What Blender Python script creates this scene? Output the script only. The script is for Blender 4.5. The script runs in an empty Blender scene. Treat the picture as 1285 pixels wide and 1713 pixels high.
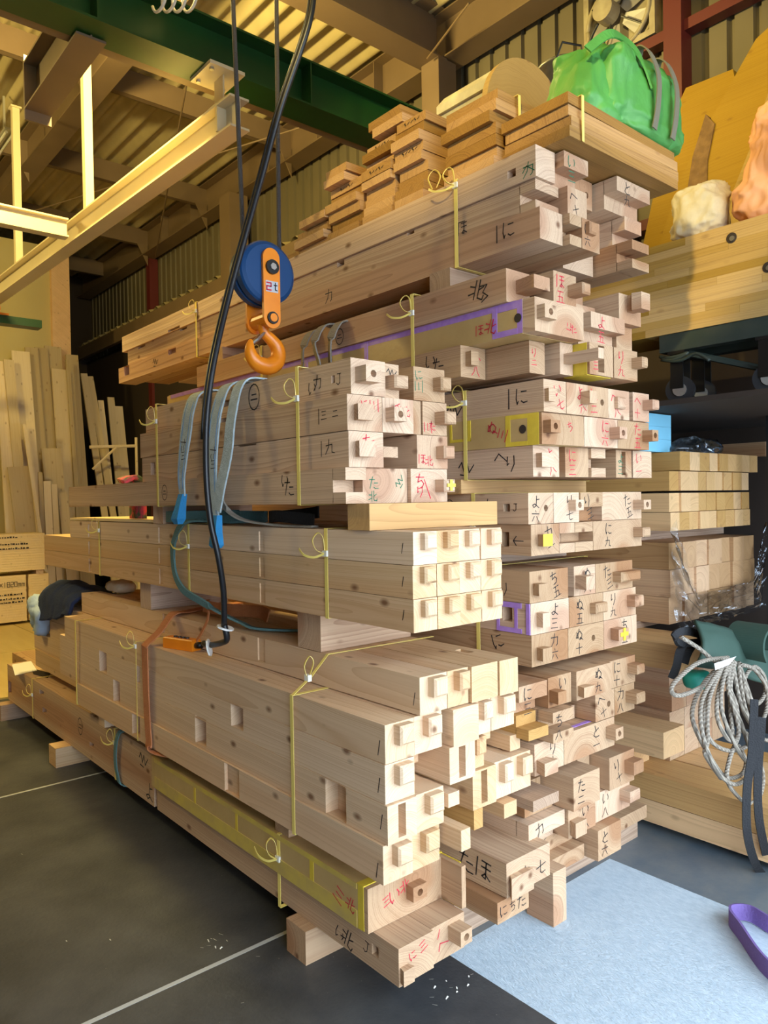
import bpy, math, random
from mathutils import Vector, Matrix
R = random.Random(7)
S = bpy.context.scene
C = S.collection
# ------------------------------------------------------------------ camera
# world: +Y runs along the stacked timber (away from the camera), +X along its end faces
FPX, PITCH, ROLL, TH, EYE = 1245.0, math.radians(.93), math.radians(-.93), math.radians(40.3), 1.405
_f0 = Vector((math.sin(TH), math.cos(TH), 0)); _x0 = Vector((math.cos(TH), -math.sin(TH), 0)); _z0 = Vector((0, 0, 1))
FW = _f0*math.cos(PITCH) - _z0*math.sin(PITCH); _u = _f0*math.sin(PITCH) + _z0*math.cos(PITCH)
XR = _x0*math.cos(ROLL) + _u*math.sin(ROLL); UR = -_x0*math.sin(ROLL) + _u*math.cos(ROLL)
EYEP = Vector((0, 0, EYE))
cam_d = bpy.data.cameras.new('camera'); cam = bpy.data.objects.new('camera', cam_d); C.objects.link(cam)
cam.matrix_world = Matrix(((XR.x, UR.x, -FW.x, 0), (XR.y, UR.y, -FW.y, 0), (XR.z, UR.z, -FW.z, EYE), (0, 0, 0, 1)))
cam_d.sensor_fit = 'VERTICAL'; cam_d.sensor_height = 36; cam_d.lens = 36*FPX/1713; cam_d.clip_start = .05
S.camera = cam
# ------------------------------------------------------------------ world and lights
S.view_settings.view_transform = 'Standard'; S.view_settings.look = 'None'
S.view_settings.gamma = 1; S.view_settings.use_curve_mapping = False; S.view_settings.exposure = 0.02
W = bpy.data.worlds.new('sky'); S.world = W; W.use_nodes = True
W.node_tree.nodes['Background'].inputs[0].default_value = (.70, .84, 1.0, 1)
W.node_tree.nodes['Background'].inputs[1].default_value = 8.0
def lamp(name, kind, loc, energy, col, target=None, size=.2, angle=None, blend=.2):
    d = bpy.data.lights.new(name, kind); d.energy = energy; d.color = col
    if kind == 'AREA': d.shape = 'DISK'; d.size = size
    else: d.shadow_soft_size = size
    if kind == 'SPOT': d.spot_size = math.radians(angle); d.spot_blend = blend
    o = bpy.data.objects.new(name, d); C.objects.link(o); o.location = loc
    if target is not None:
        o.rotation_euler = (Vector(target) - Vector(loc)).to_track_quat('-Z', 'Y').to_euler()
    return o
WARM = (1.0, .78, .27)
lamp('overhead_lamp', 'POINT', (1.58, 4.3, 4.4), 520, WARM, size=.14)
lamp('yard_floodlight', 'SPOT', (-1.6, -.5, 4.6), 1050, WARM, (-1.6+4.165, -.5+2.5, 4.6-1.14), .08, 30, .18)
lamp('back_lamp', 'POINT', (-1.3, 7.0, 4.3), 330, WARM, size=.16)

# ------------------------------------------------------------------ helpers
def ray(u, v): return FW + XR*((u-642.5)/FPX) - UR*((v-856.5)/FPX)
def onX(x, u, v): d = ray(u, v); return EYEP + d*(x/d.x)
def onY(y, u, v): d = ray(u, v); return EYEP + d*(y/d.y)
def onZ(z, u, v): d = ray(u, v); return EYEP + d*((z-EYE)/d.z)
class MB:
    def __init__(s): s.v = []; s.f = []
    def add(s, vs, fs):
        n = len(s.v); s.v += [tuple(p) for p in vs]; s.f += [tuple(i+n for i in f) for f in fs]; return s
    def box(s, x0, x1, y0, y1, z0, z1):
        return s.add([(x0,y0,z0),(x1,y0,z0),(x1,y1,z0),(x0,y1,z0),(x0,y0,z1),(x1,y0,z1),(x1,y1,z1),(x0,y1,z1)],
                     [(0,3,2,1),(4,5,6,7),(0,1,5,4),(1,2,6,5),(2,3,7,6),(3,0,4,7)])
    def prism(s, poly, a, b, axis='y'):
        """polygon (two other axes in order) extruded from a to b along axis"""
        n = len(poly)
        def P(p, t): return {'y': (p[0], t, p[1]), 'x': (t, p[0], p[1]), 'z': (p[0], p[1], t)}[axis]
        vs = [P(p, a) for p in poly] + [P(p, b) for p in poly]
        fs = [tuple(range(n-1, -1, -1)), tuple(range(n, 2*n))] + [(i, (i+1) % n, n+(i+1) % n, n+i) for i in range(n)]
        return s.add(vs, fs)
    def loft(s, rings, cap=True, close=True):
        n = len(rings[0]); vs = [p for r in rings for p in r]; fs = []
        for k in range(len(rings)-1):
            for i in range(n if close else n-1):
                j = (i+1) % n; fs.append((k*n+i, k*n+j, (k+1)*n+j, (k+1)*n+i))
        if cap: fs += [tuple(range(n-1, -1, -1)), tuple(range((len(rings)-1)*n, len(rings)*n))]
        return s.add(vs, fs)
    def tube(s, pts, r, n=8):
        pts = [Vector(p) for p in pts]; rings = []; up = None
        for i, p in enumerate(pts):
            t = (pts[min(i+1, len(pts)-1)] - pts[max(i-1, 0)]).normalized()
            if up is None: up = t.orthogonal().normalized()
            up = (up - t*up.dot(t)).normalized(); b = t.cross(up)
            rr = r[i] if isinstance(r, (list, tuple)) else r
            rings.append([p + (up*math.cos(a) + b*math.sin(a))*rr for a in (2*math.pi*k/n for k in range(n))])
        return s.loft(rings)
    def ribbon(s, pts, w, wd, th=.003):
        pts = [Vector(p) for p in pts]; rings = []
        for i, p in enumerate(pts):
            t = (pts[min(i+1, len(pts)-1)] - pts[max(i-1, 0)]).normalized()
            d = Vector(wd[i] if isinstance(wd, list) else wd); d = (d - t*d.dot(t)).normalized(); n = t.cross(d)
            ww = w[i] if isinstance(w, (list, tuple)) else w
            rings.append([p+d*ww/2+n*th/2, p-d*ww/2+n*th/2, p-d*ww/2-n*th/2, p+d*ww/2-n*th/2])
        return s.loft(rings)
    def disc(s, c, n, r, th, k=20):
        c = Vector(c); n = Vector(n).normalized(); a = n.orthogonal().normalized(); b = n.cross(a)
        ring = lambda o, q: [c+n*o+(a*math.cos(t)+b*math.sin(t))*q for t in (2*math.pi*i/k for i in range(k))]
        return s.loft([ring(-th/2, r), ring(th/2, r)])
    def holed(s, O, U, V, N, lu, lv, holes):
        """rectangle O + u*U + v*V (outward normal N) with recessed rectangular holes (u0,u1,v0,v1,depth)"""
        O, U, V, N = map(Vector, (O, U, V, N)); hs = []
        for h in holes:
            u0, u1, v0, v1, d = h; u0 = max(u0, .001); u1 = min(u1, lu-.001); v0 = max(v0, .001); v1 = min(v1, lv-.001)
            if u1-u0 > .003 and v1-v0 > .003: hs.append((u0, u1, v0, v1, d))
        us = sorted({0, lu, *[h[0] for h in hs], *[h[1] for h in hs]}); vs = sorted({0, lv, *[h[2] for h in hs], *[h[3] for h in hs]})
        P = lambda u, v, d=0: O+U*u+V*v-N*d
        for i in range(len(us)-1):
            run = None
            for j in range(len(vs)-1):
                cu, cv = (us[i]+us[i+1])/2, (vs[j]+vs[j+1])/2
                if any(h[0] < cu < h[1] and h[2] < cv < h[3] for h in hs): continue
                s.add([P(us[i], vs[j]), P(us[i+1], vs[j]), P(us[i+1], vs[j+1]), P(us[i], vs[j+1])], [(0, 1, 2, 3)])
        for u0, u1, v0, v1, d in hs:
            a = [P(u0, v0), P(u1, v0), P(u1, v1), P(u0, v1)]; b = [P(u0, v0, d), P(u1, v0, d), P(u1, v1, d), P(u0, v1, d)]
            s.add(a+b, [(0, 1, 5, 4), (1, 2, 6, 5), (2, 3, 7, 6), (3, 0, 4, 7), (4, 5, 6, 7)])
        return s
    def bored(s, x0, x1, z0, z1, y, cx, cz, r, depth, n=14):
        """face in plane y (normal -Y) with a round bored hole"""
        a = [2*math.pi*i/n for i in range(n)]
        ci = [(cx+r*math.cos(t), y, cz+r*math.sin(t)) for t in a]; bo = [(p[0], y+depth, p[2]) for p in ci]
        out = []
        for t in a:
            c_, s_ = math.cos(t), math.sin(t)
            k = min((x1-cx)/c_ if c_ > 1e-6 else ((x0-cx)/c_ if c_ < -1e-6 else 1e9), (z1-cz)/s_ if s_ > 1e-6 else ((z0-cz)/s_ if s_ < -1e-6 else 1e9))
            out.append((cx+c_*k, y, cz+s_*k))
        s.loft([out, ci, bo], cap=False); s.add(bo, [tuple(range(n))])
        cor = [(x1, y, z1), (x0, y, z1), (x0, y, z0), (x1, y, z0)]
        for q, c4 in enumerate(cor):
            A = math.atan2(c4[2]-cz, c4[0]-cx) % (2*math.pi); i = int(A/(2*math.pi/n)) % n
            s.add([out[i], c4, out[(i+1) % n]], [(0, 1, 2)])
        return s
    def mesh(s, name, mat, smooth=False):
        me = bpy.data.meshes.new(name); me.from_pydata(s.v, [], s.f); me.validate(); me.update()
        if mat is not None: me.materials.append(mat)
        if smooth: me.polygons.foreach_set('use_smooth', [True]*len(me.polygons))
        return me
def new(name, mb, mat, parent=None, loc=None, smooth=False, color=None, rz=0):
    """one mesh object; mb is in world coordinates and is shifted to loc when loc is given"""
    if loc is not None and isinstance(mb, MB):
        L = Vector(loc); inv = Matrix.Rotation(-rz, 3, 'Z')
        mb.v = [tuple(inv @ (Vector(p)-L)) for p in mb.v]
    me = mb if isinstance(mb, bpy.types.Mesh) else mb.mesh(name, mat, smooth)
    o = bpy.data.objects.new(name, me); C.objects.link(o)
    if loc is not None: o.location = loc
    o.rotation_euler.z = rz
    if parent is not None: o.parent = parent
    if color is not None: o.color = color
    return o
def tag(o, label, cat, group=None):
    o['label'] = label; o['category'] = cat
    if group: o['group'] = group
    return o
def thing(name, label, cat, loc, group=None):
    o = bpy.data.objects.new(name, None); C.objects.link(o); o.location = loc; o.empty_display_size = .05
    return tag(o, label, cat, group)
def kid(name, mb, mat, parent, smooth=False):
    """child mesh given in world coordinates under an un-rotated parent"""
    L = Vector(parent.location); mb.v = [tuple(Vector(p)-L) for p in mb.v]
    o = bpy.data.objects.new(name, mb.mesh(name, mat, smooth)); C.objects.link(o); o.parent = parent; o.color = parent.color
    return o
def sub(name, mb, mat, part, smooth=False):
    """grandchild mesh in world coordinates: part sits at its thing's origin"""
    L = Vector(part.parent.location); mb.v = [tuple(Vector(p)-L) for p in mb.v]
    o = bpy.data.objects.new(name, mb.mesh(name, mat, smooth)); C.objects.link(o); o.parent = part
    return o
def struct(o): o['kind'] = 'structure'; return o
def catmull(P, k=8):
    P = [Vector(p) for p in P]; out = []
    for i in range(len(P)-1):
        a, b, c, d = P[max(i-1, 0)], P[i], P[i+1], P[min(i+2, len(P)-1)]
        for j in range(k):
            t = j/k; out.append(.5*((2*b)+(c-a)*t+(2*a-5*b+4*c-d)*t*t+(3*b-a-3*c+d)*t**3))
    return out+[P[-1]]

# ------------------------------------------------------------------ materials
def mat(name, col, rough=.6, metal=0, noise=0, nscale=8, col2=None, bump=0, bscale=60, trans=0, spec=.5):
    m = bpy.data.materials.new(name); m.use_nodes = True; nt = m.node_tree; b = nt.nodes['Principled BSDF']
    b.inputs['Base Color'].default_value = (*col, 1); b.inputs['Roughness'].default_value = rough; b.inputs['Metallic'].default_value = metal
    b.inputs['Specular IOR Level'].default_value = spec
    if noise:
        tc = nt.nodes.new('ShaderNodeTexCoord'); n = nt.nodes.new('ShaderNodeTexNoise'); n.inputs['Scale'].default_value = nscale; n.inputs['Detail'].default_value = 6
        nt.links.new(tc.outputs['Object'], n.inputs['Vector'])
        r = nt.nodes.new('ShaderNodeValToRGB'); r.color_ramp.elements[0].position = .5-noise/2; r.color_ramp.elements[1].position = .5+noise/2
        r.color_ramp.elements[0].color = (*col, 1); r.color_ramp.elements[1].color = (*(col2 or tuple(c*.6 for c in col)), 1)
        nt.links.new(n.outputs['Fac'], r.inputs[0]); nt.links.new(r.outputs[0], b.inputs['Base Color'])
    if bump:
        tc = nt.nodes.new('ShaderNodeTexCoord'); n = nt.nodes.new('ShaderNodeTexNoise'); n.inputs['Scale'].default_value = bscale; n.inputs['Detail'].default_value = 4
        nt.links.new(tc.outputs['Object'], n.inputs['Vector'])
        bp = nt.nodes.new('ShaderNodeBump'); bp.inputs['Strength'].default_value = bump; bp.inputs['Distance'].default_value = .01
        nt.links.new(n.outputs['Fac'], bp.inputs['Height']); nt.links.new(bp.outputs[0], b.inputs['Normal'])
    return m
def wood(name, early, late, knot=(.14, .05, .018), ring=.0075, ringmix=.55, knots=.5, rough=.62, tint=.25, fib=.25, warp=.022, heart=None):
    """solid wood: growth rings about a pith axis along local Y, offset and tinted per object (object colour)"""
    m = bpy.data.materials.new(name); m.use_nodes = True; nt = m.node_tree; N = nt.nodes; L = nt.links; b = N['Principled BSDF']
    b.inputs['Roughness'].default_value = rough; b.inputs['Specular IOR Level'].default_value = .3
    tc = N.new('ShaderNodeTexCoord'); oi = N.new('ShaderNodeObjectInfo'); sc = N.new('ShaderNodeSeparateColor'); L.new(oi.outputs['Color'], sc.inputs[0])
    def math_(op, a, b_=None, c=None):
        n = N.new('ShaderNodeMath'); n.operation = op
        for i, q in enumerate((a, b_, c)):
            if q is None: continue
            if isinstance(q, (int, float)): n.inputs[i].default_value = q
            else: L.new(q, n.inputs[i])
        return n.outputs[0]
    ox = math_('MULTIPLY_ADD', sc.outputs[1], .22, -.11); oz = math_('MULTIPLY_ADD', sc.outputs[2], .22, -.11)
    seed = math_('MULTIPLY', math_('ADD', sc.outputs[1], sc.outputs[2]), 37.0)
    sx = N.new('ShaderNodeSeparateXYZ'); L.new(tc.outputs['Object'], sx.inputs[0])
    def noise(scale, det, sxz, sy):
        mp = N.new('ShaderNodeCombineXYZ')
        L.new(math_('MULTIPLY_ADD', sx.outputs[0], sxz, seed), mp.inputs[0]); L.new(math_('MULTIPLY_ADD', sx.outputs[1], sy, seed), mp.inputs[1]); L.new(math_('MULTIPLY', sx.outputs[2], sxz), mp.inputs[2])
        n = N.new('ShaderNodeTexNoise'); n.inputs['Scale'].default_value = scale; n.inputs['Detail'].default_value = det; L.new(mp.outputs[0], n.inputs['Vector']); return n.outputs['Fac'], mp.outputs[0]
    w1, _ = noise(1, 2, 5, .9)
    dx = math_('SUBTRACT', sx.outputs[0], ox); dz = math_('SUBTRACT', sx.outputs[2], oz)
    r = math_('SQRT', math_('ADD', math_('MULTIPLY', dx, dx), math_('MULTIPLY', dz, dz)))
    r = math_('MULTIPLY_ADD', math_('SUBTRACT', w1, .5), warp*2, r)
    irr = N.new('ShaderNodeTexNoise'); irr.noise_dimensions = '1D'; irr.inputs['Scale'].default_value = 45; irr.inputs['Detail'].default_value = 2; L.new(math_('ADD', r, seed), irr.inputs['W'])
    fr = math_('FRACT', math_('MULTIPLY_ADD', math_('SUBTRACT', irr.outputs['Fac'], .5), 5.0, math_('DIVIDE', r, ring))); late_f = math_('MULTIPLY', math_('POWER', fr, 2.2), math_('MULTIPLY_ADD', irr.outputs['Fac'], 1.1, .35))
    fine, _ = noise(1, 3, 260, 4)
    late_f = math_('ADD', math_('MULTIPLY', late_f, ringmix), math_('MULTIPLY', math_('SUBTRACT', fine, .5), fib*1.4))
    broad, _ = noise(1, 2, 9, .5)
    late_f = math_('ADD', late_f, math_('MULTIPLY', math_('SUBTRACT', broad, .45), .5))
    sap = N.new('ShaderNodeMapRange'); sap.inputs[1].default_value = .055; sap.inputs[2].default_value = .085; L.new(math_('MULTIPLY_ADD', math_('SUBTRACT', broad, .5), .05, r), sap.inputs[0])
    he = N.new('ShaderNodeMix'); he.data_type = 'RGBA'; L.new(math_('MULTIPLY', sap.outputs[0], .75), he.inputs[0]); he.inputs[6].default_value = (*heart, 1) if heart else (*early, 1); he.inputs[7].default_value = (*early, 1)
    mx = N.new('ShaderNodeMix'); mx.data_type = 'RGBA'; L.new(he.outputs[2], mx.inputs[6]); mx.inputs[7].default_value = (*late, 1); L.new(late_f, mx.inputs[0]); mx.clamp_factor = True
    # per object tint
    hs = N.new('ShaderNodeHueSaturation'); L.new(mx.outputs[2], hs.inputs['Color'])
    L.new(math_('MULTIPLY_ADD', sc.outputs[0], tint, 1-tint*.5), hs.inputs['Value']); L.new(math_('MULTIPLY_ADD', sc.outputs[0], -.25, 1.12), hs.inputs['Saturation'])
    # knots
    cv = N.new('ShaderNodeCombineXYZ'); L.new(math_('MULTIPLY_ADD', sx.outputs[0], 1, seed), cv.inputs[0]); L.new(math_('MULTIPLY', sx.outputs[1], .55), cv.inputs[1]); L.new(sx.outputs[2], cv.inputs[2])
    vo = N.new('ShaderNodeTexVoronoi'); vo.inputs['Scale'].default_value = 11; L.new(cv.outputs[0], vo.inputs['Vector'])
    kr = N.new('ShaderNodeValToRGB'); kr.color_ramp.elements[0].position = .05; kr.color_ramp.elements[0].color = (1, 1, 1, 1); kr.color_ramp.elements[1].position = .155; kr.color_ramp.elements[1].color = (0, 0, 0, 1)
    L.new(vo.outputs['Distance'], kr.inputs[0])
    mk = N.new('ShaderNodeMix'); mk.data_type = 'RGBA'; L.new(math_('MULTIPLY', kr.outputs[0], knots), mk.inputs[0]); L.new(hs.outputs[0], mk.inputs[6]); mk.inputs[7].default_value = (*knot, 1)
    L.new(mk.outputs[2], b.inputs['Base Color'])
    bp = N.new('ShaderNodeBump'); bp.inputs['Strength'].default_value = .25; bp.inputs['Distance'].default_value = .002; L.new(late_f, bp.inputs['Height']); L.new(bp.outputs[0], b.inputs['Normal'])
    return m
M = {}
M['pale'] = wood('pale_spruce_wood', (.72, .52, .325), (.50, .28, .13), ring=.008, ringmix=.5, knots=.85, tint=.16, heart=(.69, .45, .26))
M['cedar'] = wood('cedar_wood', (.61, .425, .265), (.28, .135, .068), ring=.0065, ringmix=.55, knots=.85, tint=.40, fib=.35, heart=(.46, .255, .14))
M['board'] = wood('sawn_board_wood', (.44, .245, .085), (.20, .09, .035), ring=.006, ringmix=.5, knots=.3, tint=.7, fib=.7)
M['old'] = wood('weathered_block_wood', (.52, .36, .25), (.27, .16, .10), ring=.006, ringmix=.75, knots=.3, tint=.4, fib=.5)
M['lean'] = wood('leaning_board_wood', (.62, .49, .30), (.47, .34, .18), ring=.012, ringmix=.35, knots=.5, tint=.55)
M['rackbrown'] = wood('rack_brown_wood', (.50, .30, .15), (.28, .14, .065), ring=.008, ringmix=.5, knots=.3, tint=.6)
M['rack'] = wood('rack_post_wood', (.66, .40, .17), (.42, .21, .08), ring=.008, ringmix=.5, knots=.3, tint=.45)
M['slab'] = wood('slab_wood', (.42, .27, .065), (.28, .16, .035), ring=.03, ringmix=.4, knots=.4, tint=.2, warp=.06)
M['bark'] = mat('bark', (.16, .09, .04), .9, noise=.5, nscale=20, col2=(.30, .18, .08), bump=.8, bscale=40)
M['glulam'] = wood('glulam_wood', (.50, .31, .09), (.31, .17, .045), ring=.03, ringmix=.45, knots=.3, tint=.55, fib=.4)
M['ply'] = wood('plywood_face', (.74, .55, .27), (.60, .40, .17), ring=.05, ringmix=.4, knots=.3, tint=.15)
M['ink'] = mat('black_marker_ink', (.02, .015, .015), .7)
M['red'] = mat('red_marker_ink', (.62, .02, .05), .7)
M['greenink'] = mat('green_marker_ink', (.02, .16, .08), .7)
M['band'] = mat('yellow_band_plastic', (.86, .68, .18), .35)
M['clip'] = mat('white_clip_plastic', (.85, .82, .72), .4)
M['ytape'] = mat('yellow_tape', (.74, .55, .05), .4, noise=.4, nscale=30, col2=(.64, .46, .04))
M['ythin'] = mat('yellow_tape_over_paper', (.66, .50, .08), .4, noise=.45, nscale=14, col2=(.50, .35, .12))
M['ptape'] = mat('purple_tape', (.34, .17, .55), .45, noise=.4, nscale=40, col2=(.42, .24, .60))
M['paper'] = mat('brown_wrap_paper', (.56, .385, .16), .45, noise=.6, nscale=9, col2=(.46, .30, .115), bump=.25, bscale=18)
M['sling'] = mat('pale_grey_webbing', (.50, .60, .63), .85, bump=.4, bscale=160, noise=.5, nscale=40, col2=(.36, .44, .46))
M['blue'] = mat('blue_sling_eye', (.02, .25, .55), .7, bump=.3, bscale=120)
M['teal'] = mat('teal_webbing', (.10, .20, .20), .85, bump=.4, bscale=160)
M['greysling'] = mat('dull_grey_webbing', (.26, .23, .19), .9, bump=.4, bscale=160)
M['blacksling'] = mat('black_webbing', (.018, .018, .02), .85, bump=.4, bscale=160)
M['stitch'] = mat('blue_stitch_thread', (.10, .25, .48), .8)
M['orange_web'] = mat('orange_webbing', (.55, .21, .08), .85, bump=.4, bscale=160, noise=.5, nscale=30, col2=(.46, .16, .06))
M['orange'] = mat('orange_paint', (.90, .27, .01), .32, noise=.4, nscale=14, col2=(.80, .22, .01))
M['bluepaint'] = mat('blue_paint', (.008, .05, .15), .5, spec=.3)
M['darkmetal'] = mat('dark_metal', (.03, .03, .03), .4, metal=.7)
M['steel'] = mat('bare_steel', (.45, .44, .42), .35, metal=.9)
M['wire'] = mat('steel_wire_rope', (.05, .04, .035), .6, bump=.6, bscale=300)
M['rubber'] = mat('black_rubber_cable', (.012, .013, .016), .38)
M['white'] = mat('white_plastic_tie', (.85, .84, .80), .4)
M['greybtn'] = mat('black_push_button', (.02, .02, .02), .4)
M['sticker'] = mat('grey_sticker', (.5, .5, .52), .5)
M['greensteel'] = mat('green_painted_steel', (.012, .075, .014), .38, noise=.5, nscale=3, col2=(.008, .045, .01))
M['cream'] = mat('cream_painted_steel', (.72, .62, .40), .30, noise=.4, nscale=3, col2=(.66, .56, .36))
M['brownsteel'] = mat('brown_painted_steel', (.20, .135, .08), .5, noise=.5, nscale=3, col2=(.165, .11, .062))
M['redsteel'] = mat('dark_red_steel', (.11, .015, .015), .5)
M['siding'] = mat('wall_siding', (.16, .13, .08), .55, noise=.5, nscale=2, col2=(.12, .10, .06))
M['slate'] = mat('corrugated_slate', (.50, .41, .21), .8, noise=.6, nscale=5, col2=(.40, .32, .16))
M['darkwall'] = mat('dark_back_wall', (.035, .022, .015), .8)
M['yellowwall'] = mat('yellowed_wall_panel', (.56, .46, .20), .6, noise=.5, nscale=1.5, col2=(.50, .40, .17))
M['greenbag'] = mat('green_tarpaulin', (.09, .33, .07), .5, noise=.5, nscale=6, col2=(.055, .22, .045), bump=.5, bscale=16)
M['bagstrap'] = mat('grey_bag_strap', (.15, .14, .10), .8)
M['whitesack'] = mat('white_woven_sack', (.66, .58, .42), .7, bump=.5, bscale=26, noise=.4, nscale=30, col2=(.58, .50, .35))
M['pinksack'] = mat('orange_pink_sack', (.80, .42, .25), .65, bump=.7, bscale=9, noise=.5, nscale=6, col2=(.70, .34, .18))
M['box'] = mat('cream_box_plastic', (.70, .66, .48), .5, noise=.4, nscale=10, col2=(.42, .38, .28))
M['zinc'] = mat('galvanised_metal', (.35, .35, .34), .4, metal=.8, noise=.5, nscale=14, col2=(.16, .16, .15))
M['lightblue'] = mat('light_blue_foam', (.24, .60, .80), .6)
M['navy'] = mat('navy_cloth', (.014, .028, .085), .9, bump=.5, bscale=120)
M['lightcloth'] = mat('light_blue_cloth', (.40, .50, .62), .9, bump=.4, bscale=40)
M['floral'] = mat('pink_floral_cloth', (.75, .10, .16), .9, noise=.15, nscale=30, col2=(.10, .16, .09))
M['tarp'] = mat('dark_green_tarp', (.035, .075, .055), .75, bump=.25, bscale=14)
M['tealtarp'] = mat('bright_teal_tarp', (.01, .26, .19), .5, bump=.3, bscale=14)
M['purple'] = mat('purple_webbing', (.16, .10, .30), .85, bump=.4, bscale=160)
M['darkpaint'] = mat('dark_green_cart_paint', (.02, .035, .028), .6, noise=.4, nscale=9, col2=(.04, .05, .04))
M['fanguard'] = mat('fan_housing', (.42, .37, .25), .5, noise=.5, nscale=12, col2=(.25, .2, .13))
M['fanblade'] = mat('fan_blade', (.30, .28, .26), .4)
M['tube'] = mat('lamp_tube_glass', (.75, .75, .68), .3)
M['shade'] = mat('lamp_reflector', (.6, .58, .5), .35, metal=.6)
M['lidwood'] = wood('disc_wood', (.42, .27, .09), (.28, .16, .045), ring=.03, ringmix=.4, knots=.7, tint=.2, warp=.05)
def film_mat():
    m = bpy.data.materials.new('clear_plastic_film'); m.use_nodes = True; nt = m.node_tree; N = nt.nodes; L = nt.links
    N.remove(N['Principled BSDF']); t = N.new('ShaderNodeBsdfTransparent'); t.inputs[0].default_value = (.93, .95, .97, 1)
    g = N.new('ShaderNodeBsdfGlossy'); g.inputs[0].default_value = (.9, .95, 1, 1); g.inputs['Roughness'].default_value = .12
    x = N.new('ShaderNodeMixShader'); fz = N.new('ShaderNodeFresnel'); fz.inputs[0].default_value = 1.9
    nz = N.new('ShaderNodeTexNoise'); nz.inputs['Scale'].default_value = 9; nz.inputs['Detail'].default_value = 5; tc = N.new('ShaderNodeTexCoord'); L.new(tc.outputs['Object'], nz.inputs['Vector'])
    bp = N.new('ShaderNodeBump'); bp.inputs['Strength'].default_value = .9; bp.inputs['Distance'].default_value = .03; L.new(nz.outputs[0], bp.inputs['Height']); L.new(bp.outputs[0], g.inputs['Normal']); L.new(bp.outputs[0], fz.inputs['Normal'])
    L.new(fz.outputs[0], x.inputs[0]); L.new(t.outputs[0], x.inputs[1]); L.new(g.outputs[0], x.inputs[2]); L.new(x.outputs[0], N['Material Output'].inputs[0]); return m
M['film'] = film_mat()
def floor_mat(name, base, alt, speck, amount, sc=1.2, rough=.6, bump=.15, stretch=(1, 1)):
    m = bpy.data.materials.new(name); m.use_nodes = True; nt = m.node_tree; N = nt.nodes; L = nt.links; b = N['Principled BSDF']
    tc = N.new('ShaderNodeTexCoord'); mp = N.new('ShaderNodeMapping'); mp.inputs['Scale'].default_value = (stretch[0], stretch[1], 1); L.new(tc.outputs['Object'], mp.inputs[0])
    n = N.new('ShaderNodeTexNoise'); n.inputs['Scale'].default_value = sc; n.inputs['Detail'].default_value = 9; n.inputs['Roughness'].default_value = .65; L.new(mp.outputs[0], n.inputs['Vector'])
    r = N.new('ShaderNodeValToRGB'); r.color_ramp.elements[0].position = .35; r.color_ramp.elements[1].position = .68; r.color_ramp.elements[0].color = (*base, 1); r.color_ramp.elements[1].color = (*alt, 1); L.new(n.outputs[0], r.inputs[0])
    v = N.new('ShaderNodeTexVoronoi'); v.inputs['Scale'].default_value = 28; v.inputs['Randomness'].default_value = 1; L.new(tc.outputs['Object'], v.inputs['Vector'])
    n2 = N.new('ShaderNodeTexNoise'); n2.inputs['Scale'].default_value = 2.4; n2.inputs['Detail'].default_value = 3; L.new(tc.outputs['Object'], n2.inputs['Vector'])
    a = N.new('ShaderNodeMath'); a.operation = 'LESS_THAN'; L.new(v.outputs['Distance'], a.inputs[0])
    th = N.new('ShaderNodeMath'); th.operation = 'MULTIPLY_ADD'; th.inputs[1].default_value = amount*1.6; th.inputs[2].default_value = -amount*.6; L.new(n2.outputs[0], th.inputs[0]); L.new(th.outputs[0], a.inputs[1])
    mx = N.new('ShaderNodeMix'); mx.data_type = 'RGBA'; L.new(a.outputs[0], mx.inputs[0]); L.new(r.outputs[0], mx.inputs[6]); mx.inputs[7].default_value = (*speck, 1); L.new(mx.outputs[2], b.inputs['Base Color'])
    b.inputs['Roughness'].default_value = rough
    n3 = N.new('ShaderNodeTexNoise'); n3.inputs['Scale'].default_value = 90; n3.inputs['Detail'].default_value = 5; L.new(mp.outputs[0], n3.inputs['Vector'])
    bp = N.new('ShaderNodeBump'); bp.inputs['Strength'].default_value = bump; bp.inputs['Distance'].default_value = .004; L.new(n3.outputs[0], bp.inputs['Height']); L.new(bp.outputs[0], b.inputs['Normal'])
    return m
M['matfloor'] = floor_mat('black_rubber_sheet', (.026, .029, .034), (.075, .077, .078), (.45, .40, .32), .085, 3.0, .5, .3)
M['concrete'] = floor_mat('brushed_concrete', (.42, .52, .60), (.56, .65, .72), (.30, .37, .43), .06, 26, .85, .9, (3, 1))
M['bluefloor'] = floor_mat('painted_floor', (.075, .115, .16), (.18, .20, .205), (.40, .46, .50), .05, 3.2, .4)
M['plyfloor'] = floor_mat('plywood_floor', (.66, .50, .22), (.58, .42, .17), (.5, .36, .15), .01, 1.0, .6, .15, (8, 1))
M['yard'] = floor_mat('yard_ground', (.42, .43, .43), (.50, .51, .50), (.35, .35, .35), .02, .5, .9)
# ------------------------------------------------------------------ setting
def I_beam(mb, axis, a, b, c, z0, h, w, tf=.012, tw=.008):
    """I section along axis 'x' or 'y' from a to b, centred on c across, bottom z0"""
    for (p0, p1, q0, q1) in ((-w/2, w/2, z0, z0+tf), (-w/2, w/2, z0+h-tf, z0+h), (-tw/2, tw/2, z0+tf, z0+h-tf)):
        if axis == 'y': mb.box(c+p0, c+p1, a, b, q0, q1)
        else: mb.box(a, b, c+p0, c+p1, q0, q1)
    return mb
XW, ZR = 4.65, 5.42
floor = struct(new('floor', MB().box(-5, XW+.2, -.9, 13.6, -.1, 0), M['bluefloor']))
struct(new('yard_ground', MB().box(-14, 14, -16, -.9, -.12, -.01), M['yard']))
new('concrete_patch', MB().box(1.56, 2.5, -.88, 1.63, 0, .002), M['concrete'], floor)
ym = [-.88, .22, 2.05, 3.92, 5.9]
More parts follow.
